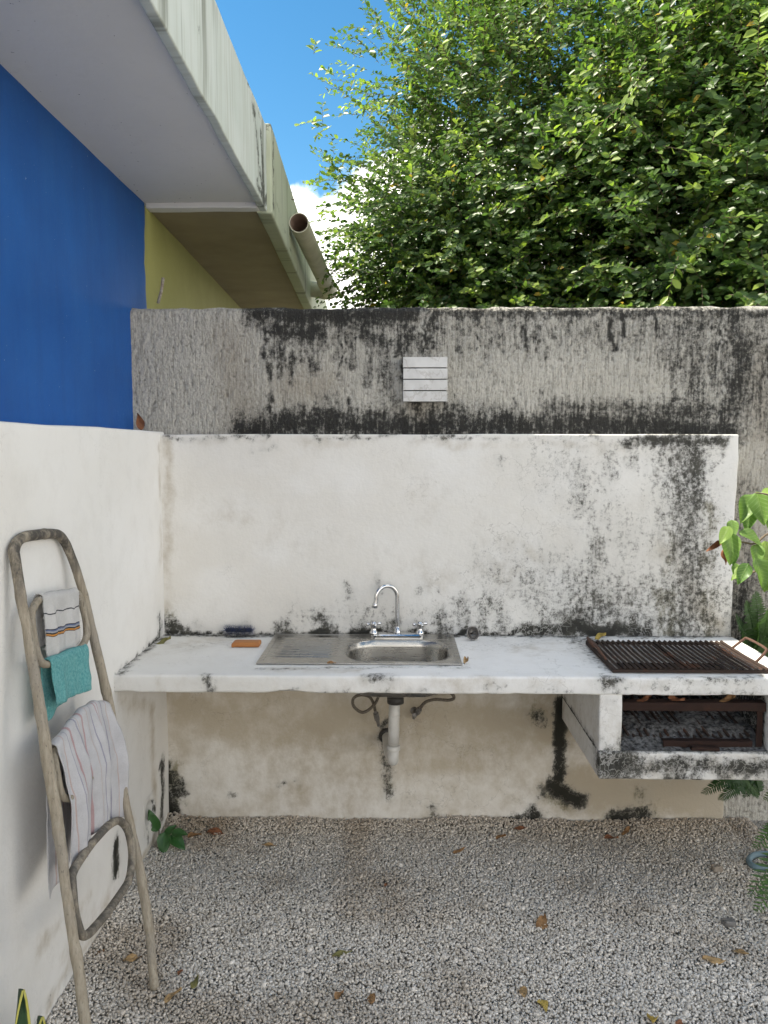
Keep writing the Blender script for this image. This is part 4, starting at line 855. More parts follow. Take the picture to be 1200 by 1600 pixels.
def drape(name, label, mat, A, B, Lf, Lb, r, folds, amp, seed, skewf=0.0, skewb=0.0, taper=0.0, rest=0.0, mid=(), nu=56, fringe=0, step=0.006, edge=0.006):
    """cloth over a rung from A to B: front length Lf and back length Lb, gathered in folds"""
    C0 = np.array([A] + list(mid) + [B]); A, B = np.array(A), np.array(B); ax = B - A; cs = (C0 - A) @ ax / (ax @ ax)
    W = np.linalg.norm(ax); h = ax.copy(); h[2] = 0; h /= np.linalg.norm(h)
    nrm = np.array([h[1], -h[0], 0]);  nrm = nrm if nrm[0] > 0 else -nrm
    half = math.pi * r / 2; S = np.linspace(0, 1, nu)
    nb_, nf_ = int(Lb / step), int(Lf / step); T = np.concatenate([np.linspace(-1, 0, nb_)[:-1] - 1e-9, np.linspace(0, 1, nf_)])
    V, UV = [], []; rs = np.random.default_rng(seed); ph = rs.random(4) * 6.28
    for s in S:
        e0 = 1 + edge / 0.1 * (math.sin(s * 9 + ph[0]) * .25 + math.sin(s * 23 + ph[1]) * .12)
        for tt in T:
            front = tt >= 0; L = (Lf * (1 + skewf * (s - .5)) if front else Lb * (1 + skewb * (s - .5))) * e0
            d = tt * L; c = np.array([np.interp(s, cs, C0[:, k]) for k in range(3)])
            q = abs(d)
            if q < half: an = d / r; off = math.sin(an) * r; dz = (math.cos(an)) * r; drop = 0
            else: off = math.copysign(r, d); dz = 0; drop = q - half
            g = min(1, drop / 0.09)
            wv = math.sin(2 * math.pi * folds * s + ph[2] + 0.8 * math.sin(drop * 9 + ph[3])) + 0.45 * math.sin(2 * math.pi * folds * 2.3 * s + ph[1])
            off += amp * wv * g * (1 if front else 0.7) + (0.004 * g if front else -0.004 * g)
            if front and rest: off += min(drop, rest) * 0.1765 + 0.004 * min(1, drop / rest) - 0.06 * max(0, drop - rest - .02) * .5
            rip = 0.0016 * math.sin(2 * math.pi * folds * 1.7 * s + ph[0])
            sx = (s - .5) * W * (-taper) * min(1, drop / 0.2) + 0.35 * amp * math.cos(2 * math.pi * folds * s + ph[2]) * g
            V.append(c + nrm * off + h * sx + np.array([0, 0, dz - drop + rip])); UV.append((s, d))
    nt = len(T); idx = np.arange(nu * nt).reshape(nu, nt)
    q = np.stack([idx[:-1, :-1], idx[1:, :-1], idx[1:, 1:], idx[:-1, 1:]], -1).reshape(-1, 4)
    V = np.array(V); dz = np.clip((A[2] + .02 - V[:, 2]) / .1, 0, 1)[:, None]
    V += (np.stack([fbm(V * np.array([1, 1, .35]), 34, 3, seed + k) for k in range(3)], 1) - .5) * 0.011 * dz + (np.stack([fbm(V, 30, 2, seed + k) for k in range(3)], 1) - .5) * 0.004
    o = put_mesh(name, V, q, mat, None, True, None, np.array(UV))
    if fringe:
        b = MB(); rf = np.random.default_rng(seed + 40)
        for i, sg in ((0, -1), (nu - 1, 1)):
            for k in range(nt):
                for _ in range(fringe):
                    p = V[idx[i, k]] + np.array([0, 0, rf.uniform(-.003, .003)]); L = rf.uniform(.003, .011)
                    d = h * sg * rf.uniform(.4, 1) + nrm * rf.normal() * .4 + np.array([0, 0, rf.uniform(-1.1, .2)]); d /= np.linalg.norm(d); e = p + d * L
                    b.add([p + np.array([0, 0, .0005]), p - np.array([0, 0, .0005]), e + nrm * .0004, e + np.array([0, 0, .0004])], [(0, 1, 2), (0, 2, 3), (1, 3, 2)])
        f_ = b.build('fringe', M['thread'], o, False); f_['kind'] = 'stuff'
    sm = o.modifiers.new('solid', 'SOLIDIFY'); sm.thickness = 0.0025; sm.offset = 0
    return o
tag(drape('hand_towel', '', M['towel_hand'], lp(60, 936), lp(117, 925), 0.185, 0.165, 0.0125, 1.8, 0.006, 2, -0.12, 0.1, 0.06, fringe=3), 'frayed white hand towel with orange and blue stripe on the top rung', 'towel')
tag(drape('washcloth', '', M['towel_teal'], lp(72, 1037), lp(130, 1013), 0.142, 0.165, 0.0135, 1.3, 0.005, 4, 0.05, -0.35, 0.02), 'teal terry washcloth hung below the white hand towel', 'towel')
tag(drape('bath_towel', '', M['towel_stripe'], lp(82, 1171), lp(166, 1104), 0.37, 0.41, 0.014, 2.6, 0.011, 9, 0.06, -0.12, 0.0, 0.16, [lp(101, 1146), lp(113, 1129), lp(127, 1113), lp(145, 1102), lp(157, 1101)], 70), 'large white towel with thin red and blue stripes on the middle rung', 'towel')

# ------------------------------------------------------------------ plank box on the roughcast wall
wb_ = thing('slatted_wall_box', (0.123, 0.03, 1.877), 'small whitewashed wall box with four horizontal slats', 'wall box')
def wall_box():
    t = NT('veined_white_slat'); v = t.pos(); n = t.noise(3.5, 4, 0.6, v, 1.5)
    vein = t.rng(t.ma('ABSOLUTE', t.ma('SUBTRACT', t.noise(6, 5, 0.6, v, 1.0), 0.5)), 0.0, 0.02, 1, 0)
    c = t.mix(t.rng(n, 0.35, 0.65), (0.66, 0.65, 0.63), (0.50, 0.49, 0.475)); c = t.mix(t.ma('MULTIPLY', vein, 0.4), c, (0.30, 0.26, 0.22))
    m = t.done(t.bsdf(c, 0.55, t.bump(t.noise(80, 4), 0.15, 0.003), spec=0.3))
    a = at(630, 557, 'y', 0.02); e = at(699, 628, 'y', 0.02); n_ = 4; H = (a[2] - e[2]) / n_
    for k in range(n_):
        z1 = a[2] - k * H; g = 0.0022
        MB().box((a[0] + random.uniform(-.001, .001), 0.020 + random.uniform(-.001, .001), z1 - H + g), (e[0] + random.uniform(-.001, .001), 0.036, z1 - g)).build('slat', m, wb_, False, 0.0012)
    MB().box((a[0] + .004, 0.0365, e[2] + .004), (e[0] - .004, 0.088, a[2] - .004)).build('back_box', M['dark_rubber'], wb_, False)
wall_box()

# ------------------------------------------------------------------ things on the counter
def brush():
    c = at(374, 992, 'y', -0.045); z0 = ZT + 0.002; x0, x1 = at(350, 992, 'y', -.045)[0], at(397, 992, 'y', -.045)[0]
    root = thing('scrub_brush', (float(c[0]), -0.05, ZT), 'dark blue bristle scrub brush lying against the wall', 'brush')
    m = simple('navy_bristle', (0.02, 0.032, 0.10), (0.05, 0.07, 0.18), 90, 0.6); k = simple('grey_bristle_core', (0.10, 0.11, 0.13), (0.04, 0.045, 0.06), 120, 0.7)
    MB().tube([(x0 + .01, -0.045, z0 + .026), (x1 - .01, -0.045, z0 + .026)], 0.008, 10).build('core', k, root)
    b = MB(); r2 = np.random.default_rng(2)
    for i in range(1100):
        x = x0 + .006 + (x1 - x0 - .012) * r2.random(); a = r2.random() * 2 * math.pi; L = 0.030 * (0.75 + .3 * r2.random())
        d = np.array([r2.normal() * .22, math.cos(a), math.sin(a) * 0.88]); p = np.array([x, -0.045, z0 + .026])
        s = np.cross(d, (1, 0, 0)); s /= np.linalg.norm(s); wd = 0.0007; e = p + d * L; e[2] = max(e[2], ZT + .001)
        b.add([p + s * wd, p - s * wd, e - s * wd * .7, e + s * wd * .7], [(0, 1, 2, 3)])
    o = b.build('bristles', m, root, False); o['kind'] = 'stuff'
brush()
def soap():
    a = at(361, 1012, 'z', ZT); e = at(406, 1011, 'z', ZT); t = NT('orange_block'); n = t.noise(9, 5, 0.6)
    c = t.mix(t.rng(n, 0.35, 0.65), (0.42, 0.17, 0.045), (0.33, 0.12, 0.035)); m = t.done(t.bsdf(c, 0.6, t.bump(t.noise(70, 4), 0.3, 0.004)))
    y = a[1]; V, Q = gridbox((a[0], y, ZT + .001), (e[0], y + .055, ZT + .021), 0.008, 0.007, (), 'xXyYzZ', 0.0012, 18, 2)
    k = V[:, 0] < a[0] + .012; V[k, 2] += (V[k, 0] - a[0] - .012) * .35
    tag(put_mesh('soap_bar', V, Q, m), 'orange brown bar of soap in front of the scrub brush', 'soap')
soap()
def strainer():
    p = at(739, 1001, 'z', ZT + .002); c = at(739, 990, 'y', p[1] + .012)
    root = thing('sink_strainer', (float(p[0]), float(p[1]), ZT), 'round metal sink strainer leaning on edge near the wall', 'strainer')
    ax = np.array([0.35, -0.85, 0.33]); ax /= np.linalg.norm(ax); R = 0.030
    o = np.array([p[0], p[1] + .012, ZT + R * math.sqrt(1 - ax[2] ** 2) + .003])
    MB().lathe([(R, 0), (R, .003), (R - .004, .004), (R - .005, .001), (R * .72, -.004), (R * .6, -.014), (.004, -.016)], o, ax, 28, False).build('dish', M['fitting'], root)
    MB().lathe([(.004, -.016), (.004, .004), (.007, .006), (.007, .011), (.002, .013)], o, ax, 14).build('knob', M['dark_rubber'], root)
    MB().tube([o + ax * 0.003 + R * 0.93 * (math.cos(q) * np.cross(ax, (0, 0, 1)) / np.linalg.norm(np.cross(ax, (0, 0, 1))) + math.sin(q) * np.cross(ax, np.cross(ax, (0, 0, 1))) / np.linalg.norm(np.cross(ax, (0, 0, 1)))) for q in np.linspace(0, 2 * math.pi, 28)[:-1]], .0022, 8, True).build('rim', M['fitting'], root)
strainer()

# ------------------------------------------------------------------ leaves on their own: mesh makers
def leaf_mesh(name, L, W, curl, fold, droop, seed, mat, nx=9, ny=4, tip=1.0, tone=0.5, wav=0.0):
    """one leaf along +y from the origin, with thickness from its curl; returns mesh"""
    r_ = np.random.default_rng(seed); V, T = [], []; ph = r_.random(3) * 6.28
    for i in range(nx + 1):
        t = i / nx; w = W * (math.sin(math.pi * min(1, t ** (0.75 / tip))) ** 0.8) * (1 - 0.25 * t) + 0.0004
        for j in range(-ny, ny + 1):
            s = j / ny; x = s * w; y = L * t
            z = abs(s) ** 1.5 * fold * w + curl * s * s * W * math.sin(t * 3 + ph[0]) - droop * L * t * t + wav * W * math.sin(7 * t + ph[1] + 2 * s) * abs(s)
            V.append((x, y, z))
    n2 = 2 * ny + 1; Fc = [(i * n2 + j, i * n2 + j + 1, (i + 1) * n2 + j + 1, (i + 1) * n2 + j) for i in range(nx) for j in range(n2 - 1)]
    me = bpy.data.meshes.new(name); me.from_pydata(V, [], Fc); me.polygons.foreach_set('use_smooth', np.ones(len(me.polygons), bool))
    a = me.attributes.new('tone', 'FLOAT', 'POINT'); a.data.foreach_set('value', np.full(len(V), tone, np.float32)); me.materials.append(mat)
    return me
def frame_to(d, up):
    y = Vector(d).normalized(); x = y.cross(Vector(up)); x = x.normalized() if x.length > 1e-5 else Vector((1, 0, 0)); z = x.cross(y)
    return Matrix((x, y, z)).transposed()
def put_leaf(me, name, loc, d, up, parent=None, sc=1.0):
    o = bpy.data.objects.new(name, me); COL.objects.link(o)
    p = Vector(loc) - (Vector(parent['_o']) if parent is not None else Vector((0, 0, 0)))
    o.matrix_basis = Matrix.Translation(p) @ frame_to(d, up).to_4x4() @ Matrix.Scale(sc, 4)
    if parent is not None: o.parent = parent
    return o

# fallen leaves: (px, py, length m, width, yaw deg, material, label)
FALLEN = [
 (150, 1492, .055, .016, 70, 'dry1', 'curled brown leaf on gravel between the ladder feet near the wall'),
 (207, 1498, .06, .017, 60, 'dry2', 'tan fallen leaf left of the right ladder foot'),
 (270, 1557, .06, .013, 50, 'dry2', 'narrow tan fallen leaf just right of the right ladder foot'),
 (305, 1534, .05, .013, 10, 'dry3', 'dark olive fallen leaf standing upright right of the ladder'),
 (282, 1519, .022, .008, 30, 'dry4', 'tiny rust brown leaf scrap right of the ladder'),
 (336, 1302, .075, .022, 88, 'dry4', 'broad rust red fallen leaf at the foot of the white panel'),
 (304, 1305, .06, .016, 62, 'dry1', 'brown fallen leaf beside the corner seedling'),
 (420, 1321, .06, .011, 95, 'dry2', 'thin tan leaf lying near the base left of the waste pipe'),
 (535, 1489, .075, .012, 62, 'dry3', 'long olive green fallen leaf in the middle of the gravel'),
 (530, 1554, .035, .012, 50, 'dry1', 'small brown leaf left of the pair near the front gravel edge'),
 (580, 1559, .042, .016, 175, 'dry1', 'brown oval leaf right of the pair near the front gravel edge'),
 (717, 1331, .055, .010, 72, 'dry1', 'slim brown leaf below the waste pipe to its right'),
 (603, 1383, .02, .007, 0, 'dry4', 'tiny dark leaf scrap in the middle gravel below the waste pipe'),
 (812, 1299, .055, .012, 95, 'dry4', 'rusty leaf close to the wall base left of the fire box'),
 (782, 1309, .05, .011, 100, 'dry1', 'dull brown leaf near the wall base beside a rusty one'),
 (848, 1441, .065, .024, 15, 'dry1', 'crumpled orange brown leaf alone on the right gravel'),
 (817, 1550, .048, .017, 170, 'dry2', 'tan oval leaf beside the yellow green leaf on front gravel'),
 (849, 1567, .052, .017, 170, 'dry5', 'yellow green leaf on the front gravel beside a tan oval leaf'),
 (1115, 1503, .07, .014, 105, 'dry2', 'long tan leaf on the sunny right gravel'),
 (1156, 1490, .055, .010, 130, 'dry2', 'thin tan leaf pointing diagonally on the sunny right gravel'),
 (1020, 1593, .04, .018, 20, 'dry5', 'yellow leaf cut by the bottom edge of the photo'),
 (1062, 1600, .035, .012, 40, 'dry4', 'dark reddish leaf at the bottom edge of the photo'),
 (955, 1308, .06, .014, 95, 'dry4', 'dark rust leaf in the shade under the fire box'),
 (978, 1302, .05, .016, 60, 'dry1', 'brown leaf half hidden in the shade under the fire box'),
]
def ground_z(x, y):
    P = np.array([[x, y, 0.0]]); return float((fbm(P, 2.2, 3, 4)[0] - .5) * 0.022 + (fbm(P, 9, 2, 9)[0] - .5) * 0.012 + 0.030 * math.exp(-(y / 0.07) ** 2) * (0.6 + 0.8 * vnoise(P, 6, 2)[0]))
for i, (px, py, L, W, yaw, mk, lab) in enumerate(FALLEN):
    p = at(px, py, 'z', 0.008); p[2] = ground_z(p[0], p[1]) + 0.007
    me = leaf_mesh('fallen_leaf', L, W, random.uniform(-.5, .9), random.uniform(.15, .7), random.uniform(-.18, .12), i, M[mk], wav=.3)
    a = math.radians(yaw); d = np.array([math.sin(a), math.cos(a), random.uniform(-.05, .12)])
    tag(put_leaf(me, 'fallen_leaf', p - d * L / 2, d, (random.uniform(-.3, .3), random.uniform(-.35, .1), 1)), lab, 'leaf', 'dry leaves scattered on the patio')
for px, py, L, W, yaw, mk, lab in ((256, 1004, .06, .013, 60, 'dry3', 'curled olive leaf on the counter in the wall corner'), (728, 1035, .03, .010, 20, 'dry2', 'small tan leaf at the front right corner of the sink'),
                                   (518, 1038, .032, .006, 85, 'dry1', 'small brown leaf on the front edge of the drainboard'), (938, 997, .05, .014, 80, 'dry5', 'yellow leaf behind the left handle of the grate'), (1112, 991, .075, .018, 95, 'dry2', 'big tan leaf behind the barbecue grate')):
    z = ZT + .004 + (.007 if px == 518 else 0); p = at(px, py, 'z', z); p[2] = z
    me = leaf_mesh('dry_leaf', L, W, 1.0, 0.6, -0.1, px, M[mk], wav=.4); a = math.radians(yaw); d = np.array([math.sin(a), math.cos(a), .1])
    tag(put_leaf(me, 'dry_leaf', p - d * L / 2 + np.array([0, 0, .004]), d, (0, -.4, 1)), lab, 'leaf', 'dry leaves lying on the counter')
for k, (x, y, yaw, mk, lab) in enumerate(FIRE_LEAVES):
    a = math.radians(yaw); d = np.array([math.sin(a), math.cos(a), .05])
    tag(put_leaf(leaf_mesh('dry_leaf', .06, .013, 1.0, .6, -.1, 300 + k, M[mk], wav=.4), 'dry_leaf', np.array([x, y, 0.766]) - d * .03, d, (0, -.4, 1)), lab, 'leaf', 'dry leaves lying on the counter')
p = at(222, 658, 'y', -0.02); me = leaf_mesh('dry_leaf', .075, .018, .8, .5, .1, 77, M['dry4'], wav=.4)
tag(put_leaf(me, 'dry_leaf', (-1.09, -0.02, 1.752), (-.25, .0, 1), (0.6, -1, .3)), 'rusty dry leaf caught in the corner below the blue wall', 'leaf')
# bits in the gravel and on the wall top
def rock(name, px, py, s, m, lab, cat):
    p = at(px, py, 'z', 0.0); V, Q = gridbox((-s, -s * .8, -s * .5), (s, s * .8, s * .5), s * .35, s * .3, (), 'xXyYzZ', s * .35, 1.2 / s, px)
    tag(put_mesh(name, V + np.array([p[0], p[1], ground_z(p[0], p[1]) + .008 + s * .2]), Q, m), lab, cat)
stone = simple('dark_stone', (0.20, 0.19, 0.18), (0.13, 0.125, 0.12), 30, 0.9)
rock('stone', 1138, 1447, .022, stone, 'dark grey stone in the gravel near the fern', 'stone')
rock('stone', 1120, 1362, .020, simple('tan_stone', (0.33, 0.28, 0.22), (0.25, 0.21, 0.17), 30, 0.9), 'flat brownish stone in shade beside the hose', 'stone')
rock('stone', 283, 1320, .016, stone, 'dark pebble by the corner seedling', 'stone')
a, e = at(247, 474, 'y', 0.17), at(255, 434, 'y', 0.17)
MBs = MB().tube([a, (a + e) / 2 + np.array([.004, 0, 0]), e], 0.007, 8)
tag(MBs.build('rebar_stub', simple('cement_crusted_iron', (0.42, 0.39, 0.34), (0.22, 0.17, 0.13), 60, 0.9, bump=.6), None), 'cement crusted rebar stub standing on the boundary wall', 'rebar')
# pale blue-grey hose at the right
hs = spline([at(1230, 1338, 'z', .014), at(1200, 1334, 'z', .014), at(1178, 1336, 'z', .014), at(1170, 1345, 'z', .014), at(1180, 1354, 'z', .014), at(1205, 1356, 'z', .014), at(1240, 1362, 'z', .014)], 6)
tag(MB().tube(hs, 0.0115, 12).build('garden_hose', M['gravel_hose']), 'blue grey garden hose loop on the gravel at right', 'hose')

# ------------------------------------------------------------------ small plants
def seedling():
    base = at(247, 1325, 'z', 0.0); root = thing('seedling', (float(base[0]), float(base[1]), 0), 'small green seedling in the corner under the counter', 'plant')
    MB().tube(spline([(base[0], base[1], -.01), (base[0] + .005, base[1], .05), (base[0] + .002, base[1] + .01, .10)], 5), 0.003, 6).build('stem', M['twig'], root)
    for px, py, L, W, d, up, dep in ((246, 1298, .10, .026, (-.25, -.25, 1), (0.3, -1, .4), .02), (258, 1300, .09, .032, (.05, -.6, -.75), (0.1, -.7, .8), 0), (266, 1306, .085, .030, (.75, -.35, -.35), (0, -.5, 1), 0), (268, 1302, .07, .022, (.9, -.1, .05), (0, -.6, 1), 0), (257, 1305, .06, .02, (.4, .3, .3), (0, -.6, 1), 0)):
        p = at(px, py, 'y', base[1] - .005)
        put_leaf(leaf_mesh('leaf', L, W, .2, .25, .15, px, M['seedling'], tone=.3), 'leaf', p, d, up, root)
seedling()
def snake_plant():
    base = at(28, 1665, 'x', -0.93); root = thing('snake_plant', (float(base[0]), float(base[1]), 0), 'snake plant leaf tip with yellow edge at bottom left', 'plant')
    t = NT('snake_plant_leaf'); a = t.attr('tone'); s = t.n.new('ShaderNodeSeparateXYZ'); t.put(s.inputs[0], t.objco())
    m1 = t.done(t.bsdf(t.mix(t.rng(a, .80, .88), t.mix(t.rng(t.noise(30, 3), .4, .6), (.012, .035, .014), (.03, .07, .028)), (.50, .46, .10)), .4))
    for k, (px, py, lean, H) in enumerate(((32, 1546, .05, 0), (62, 1588, .03, 0))):
        tipp = at(px, py, 'x', -0.93 + .02 * k); b0 = np.array([base[0] + .015 * k, base[1] + .03 * (k - 1), -.01]); n = 12; V, A = [], []
        for i in range(n + 1):
            q = i / n; c = b0 + (tipp - b0) * q; w = 0.034 * (1 - q ** 3.5) * (0.6 + .5 * math.sin(min(1, q * 1.4) * 1.57)) + .0005
            for j in range(-3, 4):
                ss = j / 3; V.append(c + np.array([.35, .93, 0]) * w * ss + np.array([.93, -.35, 0]) * (abs(ss) ** 2 * .012 - .004 * (1 - abs(ss)))); A.append(abs(ss))
        Fc = [(i * 7 + j, i * 7 + j + 1, i * 7 + j + 8, i * 7 + j + 7) for i in range(n) for j in range(6)]
        o = put_mesh('leaf', V, Fc, m1, root, True, {'tone': A}); o.modifiers.new('s', 'SOLIDIFY').thickness = .003
snake_plant()
def shrub():
    Y = -0.85
    root = thing('leafy_shrub', (1.45, Y, 0), 'sunlit broad leaved shrub reaching in from the right', 'plant')
    g = lambda px, py, dy=0: at(px, py, 'y', Y + dy)
    stems = [[(1.48, Y, -.02), (1.47, Y, .7), g(1225, 860), g(1175, 850), g(1125, 840)], [(1.47, Y, .5), g(1240, 800), g(1205, 775), g(1180, 770)], [(1.47, Y, .6), g(1235, 900), g(1190, 890), g(1160, 905)], [(1.47, Y, .4), g(1260, 950), g(1225, 990)]]
    for s in stems: MB().tube(spline(s, 6), np.linspace(.006, .002, 6 * (len(s) - 1) + 1), 6).build('stem', M['twig'], root)
    r_ = np.random.default_rng(3)
    meshes = [leaf_mesh('leaf', .105, .033, .25, .35, .22, 50 + k, M['broad'], 10, 4, 1.0, [.45, .7, 1.0, .55][k], .12) for k in range(4)]
    #   px, py, direction on screen (dx,dy), length scale, mesh
    LV = [(1140, 822, -.6, .8, .62, 2), (1143, 812, -.05, .95, .6, 1), (1155, 830, .85, .5, .78, 1), (1140, 832, -.05, 1, .95, 1), (1137, 842, .25, 1, .82, 0), (1176, 772, -.5, .85, 1.0, 1), (1182, 768, .1, 1, 1.05, 1),
          (1190, 768, .95, -.1, .6, 2), (1176, 790, -.35, 1, .85, 0), (1196, 798, .2, 1, .9, 1), (1182, 850, -.15, 1, .7, 1), (1195, 845, .1, 1, 1.0, 2), (1170, 880, -.5, .8, .72, 0), (1180, 872, .35, .9, .95, 1), (1200, 880, -.15, 1, .9, 1),
          (1165, 886, -.85, .6, .6, 2), (1150, 880, -.1, 1, .5, 1), (1215, 780, .6, .8, 1, 1), (1225, 830, .4, .9, 1, 0), (1230, 880, -.3, 1, 1, 1), (1250, 900, .5, .8, 1, 1), (1245, 800, .7, .6, 1, 0), (1210, 905, -.2, 1, .8, 0),
          (1222, 930, .1, 1, .9, 0), (1240, 960, .4, 1, .9, 0)]
    for px, py, dx, dy, sc, mk in LV:
        dpt = r_.uniform(-.09, .09); p = g(px, py, dpt); d = np.array([dx, r_.uniform(-.5, -.1), -dy])
        put_leaf(meshes[mk], 'leaf', p, d, (r_.uniform(-.5, .2), -.6, .8), root, sc * 1.0)
    for px, py, dx, dy in ((1124, 846, -.8, .6), (1131, 858, .1, 1)):
        put_leaf(leaf_mesh('dead_leaf', .05, .01, 1, .8, .1, px, M['dry4'], wav=.5), 'dead_leaf', g(px, py), (dx, -.2, -dy), (0, -1, .3), root)
shrub()
def fern(name, base, fronds, label, tone, seed, mat='fern'):
    root = thing(name, (base[0], base[1], 0), label, 'plant'); r_ = np.random.default_rng(seed)
    for tip, lift, wid in fronds:
        a = np.array([base[0], base[1], base[2]]); e = np.array(tip); mid = (a + e) / 2 + np.array([0, 0, lift]); C_ = spline([a, mid, e], 16); n = len(C_)
        b = MB().tube(C_, np.linspace(.0025, .0008, n), 5); up = np.array([0, -.5, .85])
        for i in range(3, n):
            q = i / n; T = C_[min(i + 1, n - 1)] - C_[i - 1]; T /= np.linalg.norm(T); s = np.cross(T, up); s /= np.linalg.norm(s)
            L = wid * math.sin(math.pi * min(1, .12 + q * .9)) ** .7 + .004
            for sg in (-1, 1):
                d = s * sg + T * .35 - np.array([0, 0, .25]) + r_.normal(size=3) * .06; d /= np.linalg.norm(d); w = T * L * .14; c = C_[i] + T * .004 * sg
                nrm = np.cross(d, T) * .02 * L * sg
                b.add([c - w * .6, c + w * .6, c + d * L * .5 + w + nrm, c + d * L, c + d * L * .5 - w + nrm], [(0, 1, 2, 3, 4)] if sg > 0 else [(4, 3, 2, 1, 0)])
        o = b.build('frond', M[mat], root, False, attrs={'tone': np.full(len(b.v), tone + r_.uniform(-.1, .15))})
Yf = -0.55
q = lambda px, py, y=Yf: tuple(at(px, py, 'y', y))
fern('fern', (1.62, -0.60, 0.30), [(q(1172, 1400, -.95), .12, .06), (q(1182, 1425, -.9), .10, .06), (q(1190, 1310, -.5), .10, .05), (q(1195, 1250, -.45), .15, .05), (q(1178, 1325, -.75), .10, .05), (q(1240, 1400, -.8), .1, .06), (q(1250, 1300, -.6), .2, .06), (q(1190, 1400, -1.0), .08, .055)], 'green fern spreading at the right edge of the gravel', .45, 2)
fern('fern', (1.58, -0.02, 0.55), [(q(1150, 962, -.05), .08, .05), (q(1165, 940, -.03), .1, .05), (q(1185, 975, -.1), .08, .05), (q(1160, 985, -.08), .05, .05), (q(1200, 950, -.1), .1, .06), (q(1220, 980, -.15), .08, .05), (q(1180, 925, -.02), .1, .05), (q(1195, 990, -.1), .04, .05)], 'dark fern behind the counter in the right corner', .1, 5)
fern('fern', (1.50, -0.22, 0.25), [(q(1098, 1240, -.28), .06, .035), (q(1110, 1228, -.26), .06, .035), (q(1125, 1250, -.3), .05, .035), (q(1140, 1232, -.25), .05, .035), (q(1165, 1245, -.2), .08, .04)], 'dark leafy weed below the fire box at right', .05, 8)

# ------------------------------------------------------------------ trees behind the boundary wall
def leaves_mesh(pos, d, nrm, L, W, tone, cup):
    """every leaf two quads folded along the midrib"""
    n = len(pos); d = d / np.linalg.norm(d, axis=1, keepdims=True)
    s = np.cross(d, nrm); s /= np.linalg.norm(s, axis=1, keepdims=True) + 1e-9; u = np.cross(s, d)
    L_, W_ = L[:, None], W[:, None]; c = cup[:, None]
    B = pos + d * L_ * .30 + s * W_ * .44 + u * c * W_; C_ = pos + d * L_ * .70 + s * W_ * .46 + u * c * W_; D = pos + d * L_ - u * L_ * .06
    E_ = pos + d * L_ * .70 - s * W_ * .46 + u * c * W_; G = pos + d * L_ * .30 - s * W_ * .44 + u * c * W_
    V = np.stack([pos, B, C_, D, E_, G], 1).reshape(-1, 3)
    T = np.array([(0, 1, 2, 3), (0, 3, 4, 5)])
    return V, (T[None] + (np.arange(n) * 6)[:, None, None]).reshape(-1, 4), np.repeat(tone, 6)
def dirs_fill(r_, n):
    d = r_.normal(size=(n, 3)); d /= np.linalg.norm(d, axis=1, keepdims=True); return d * (r_.random((n, 1)) ** .4) * .95
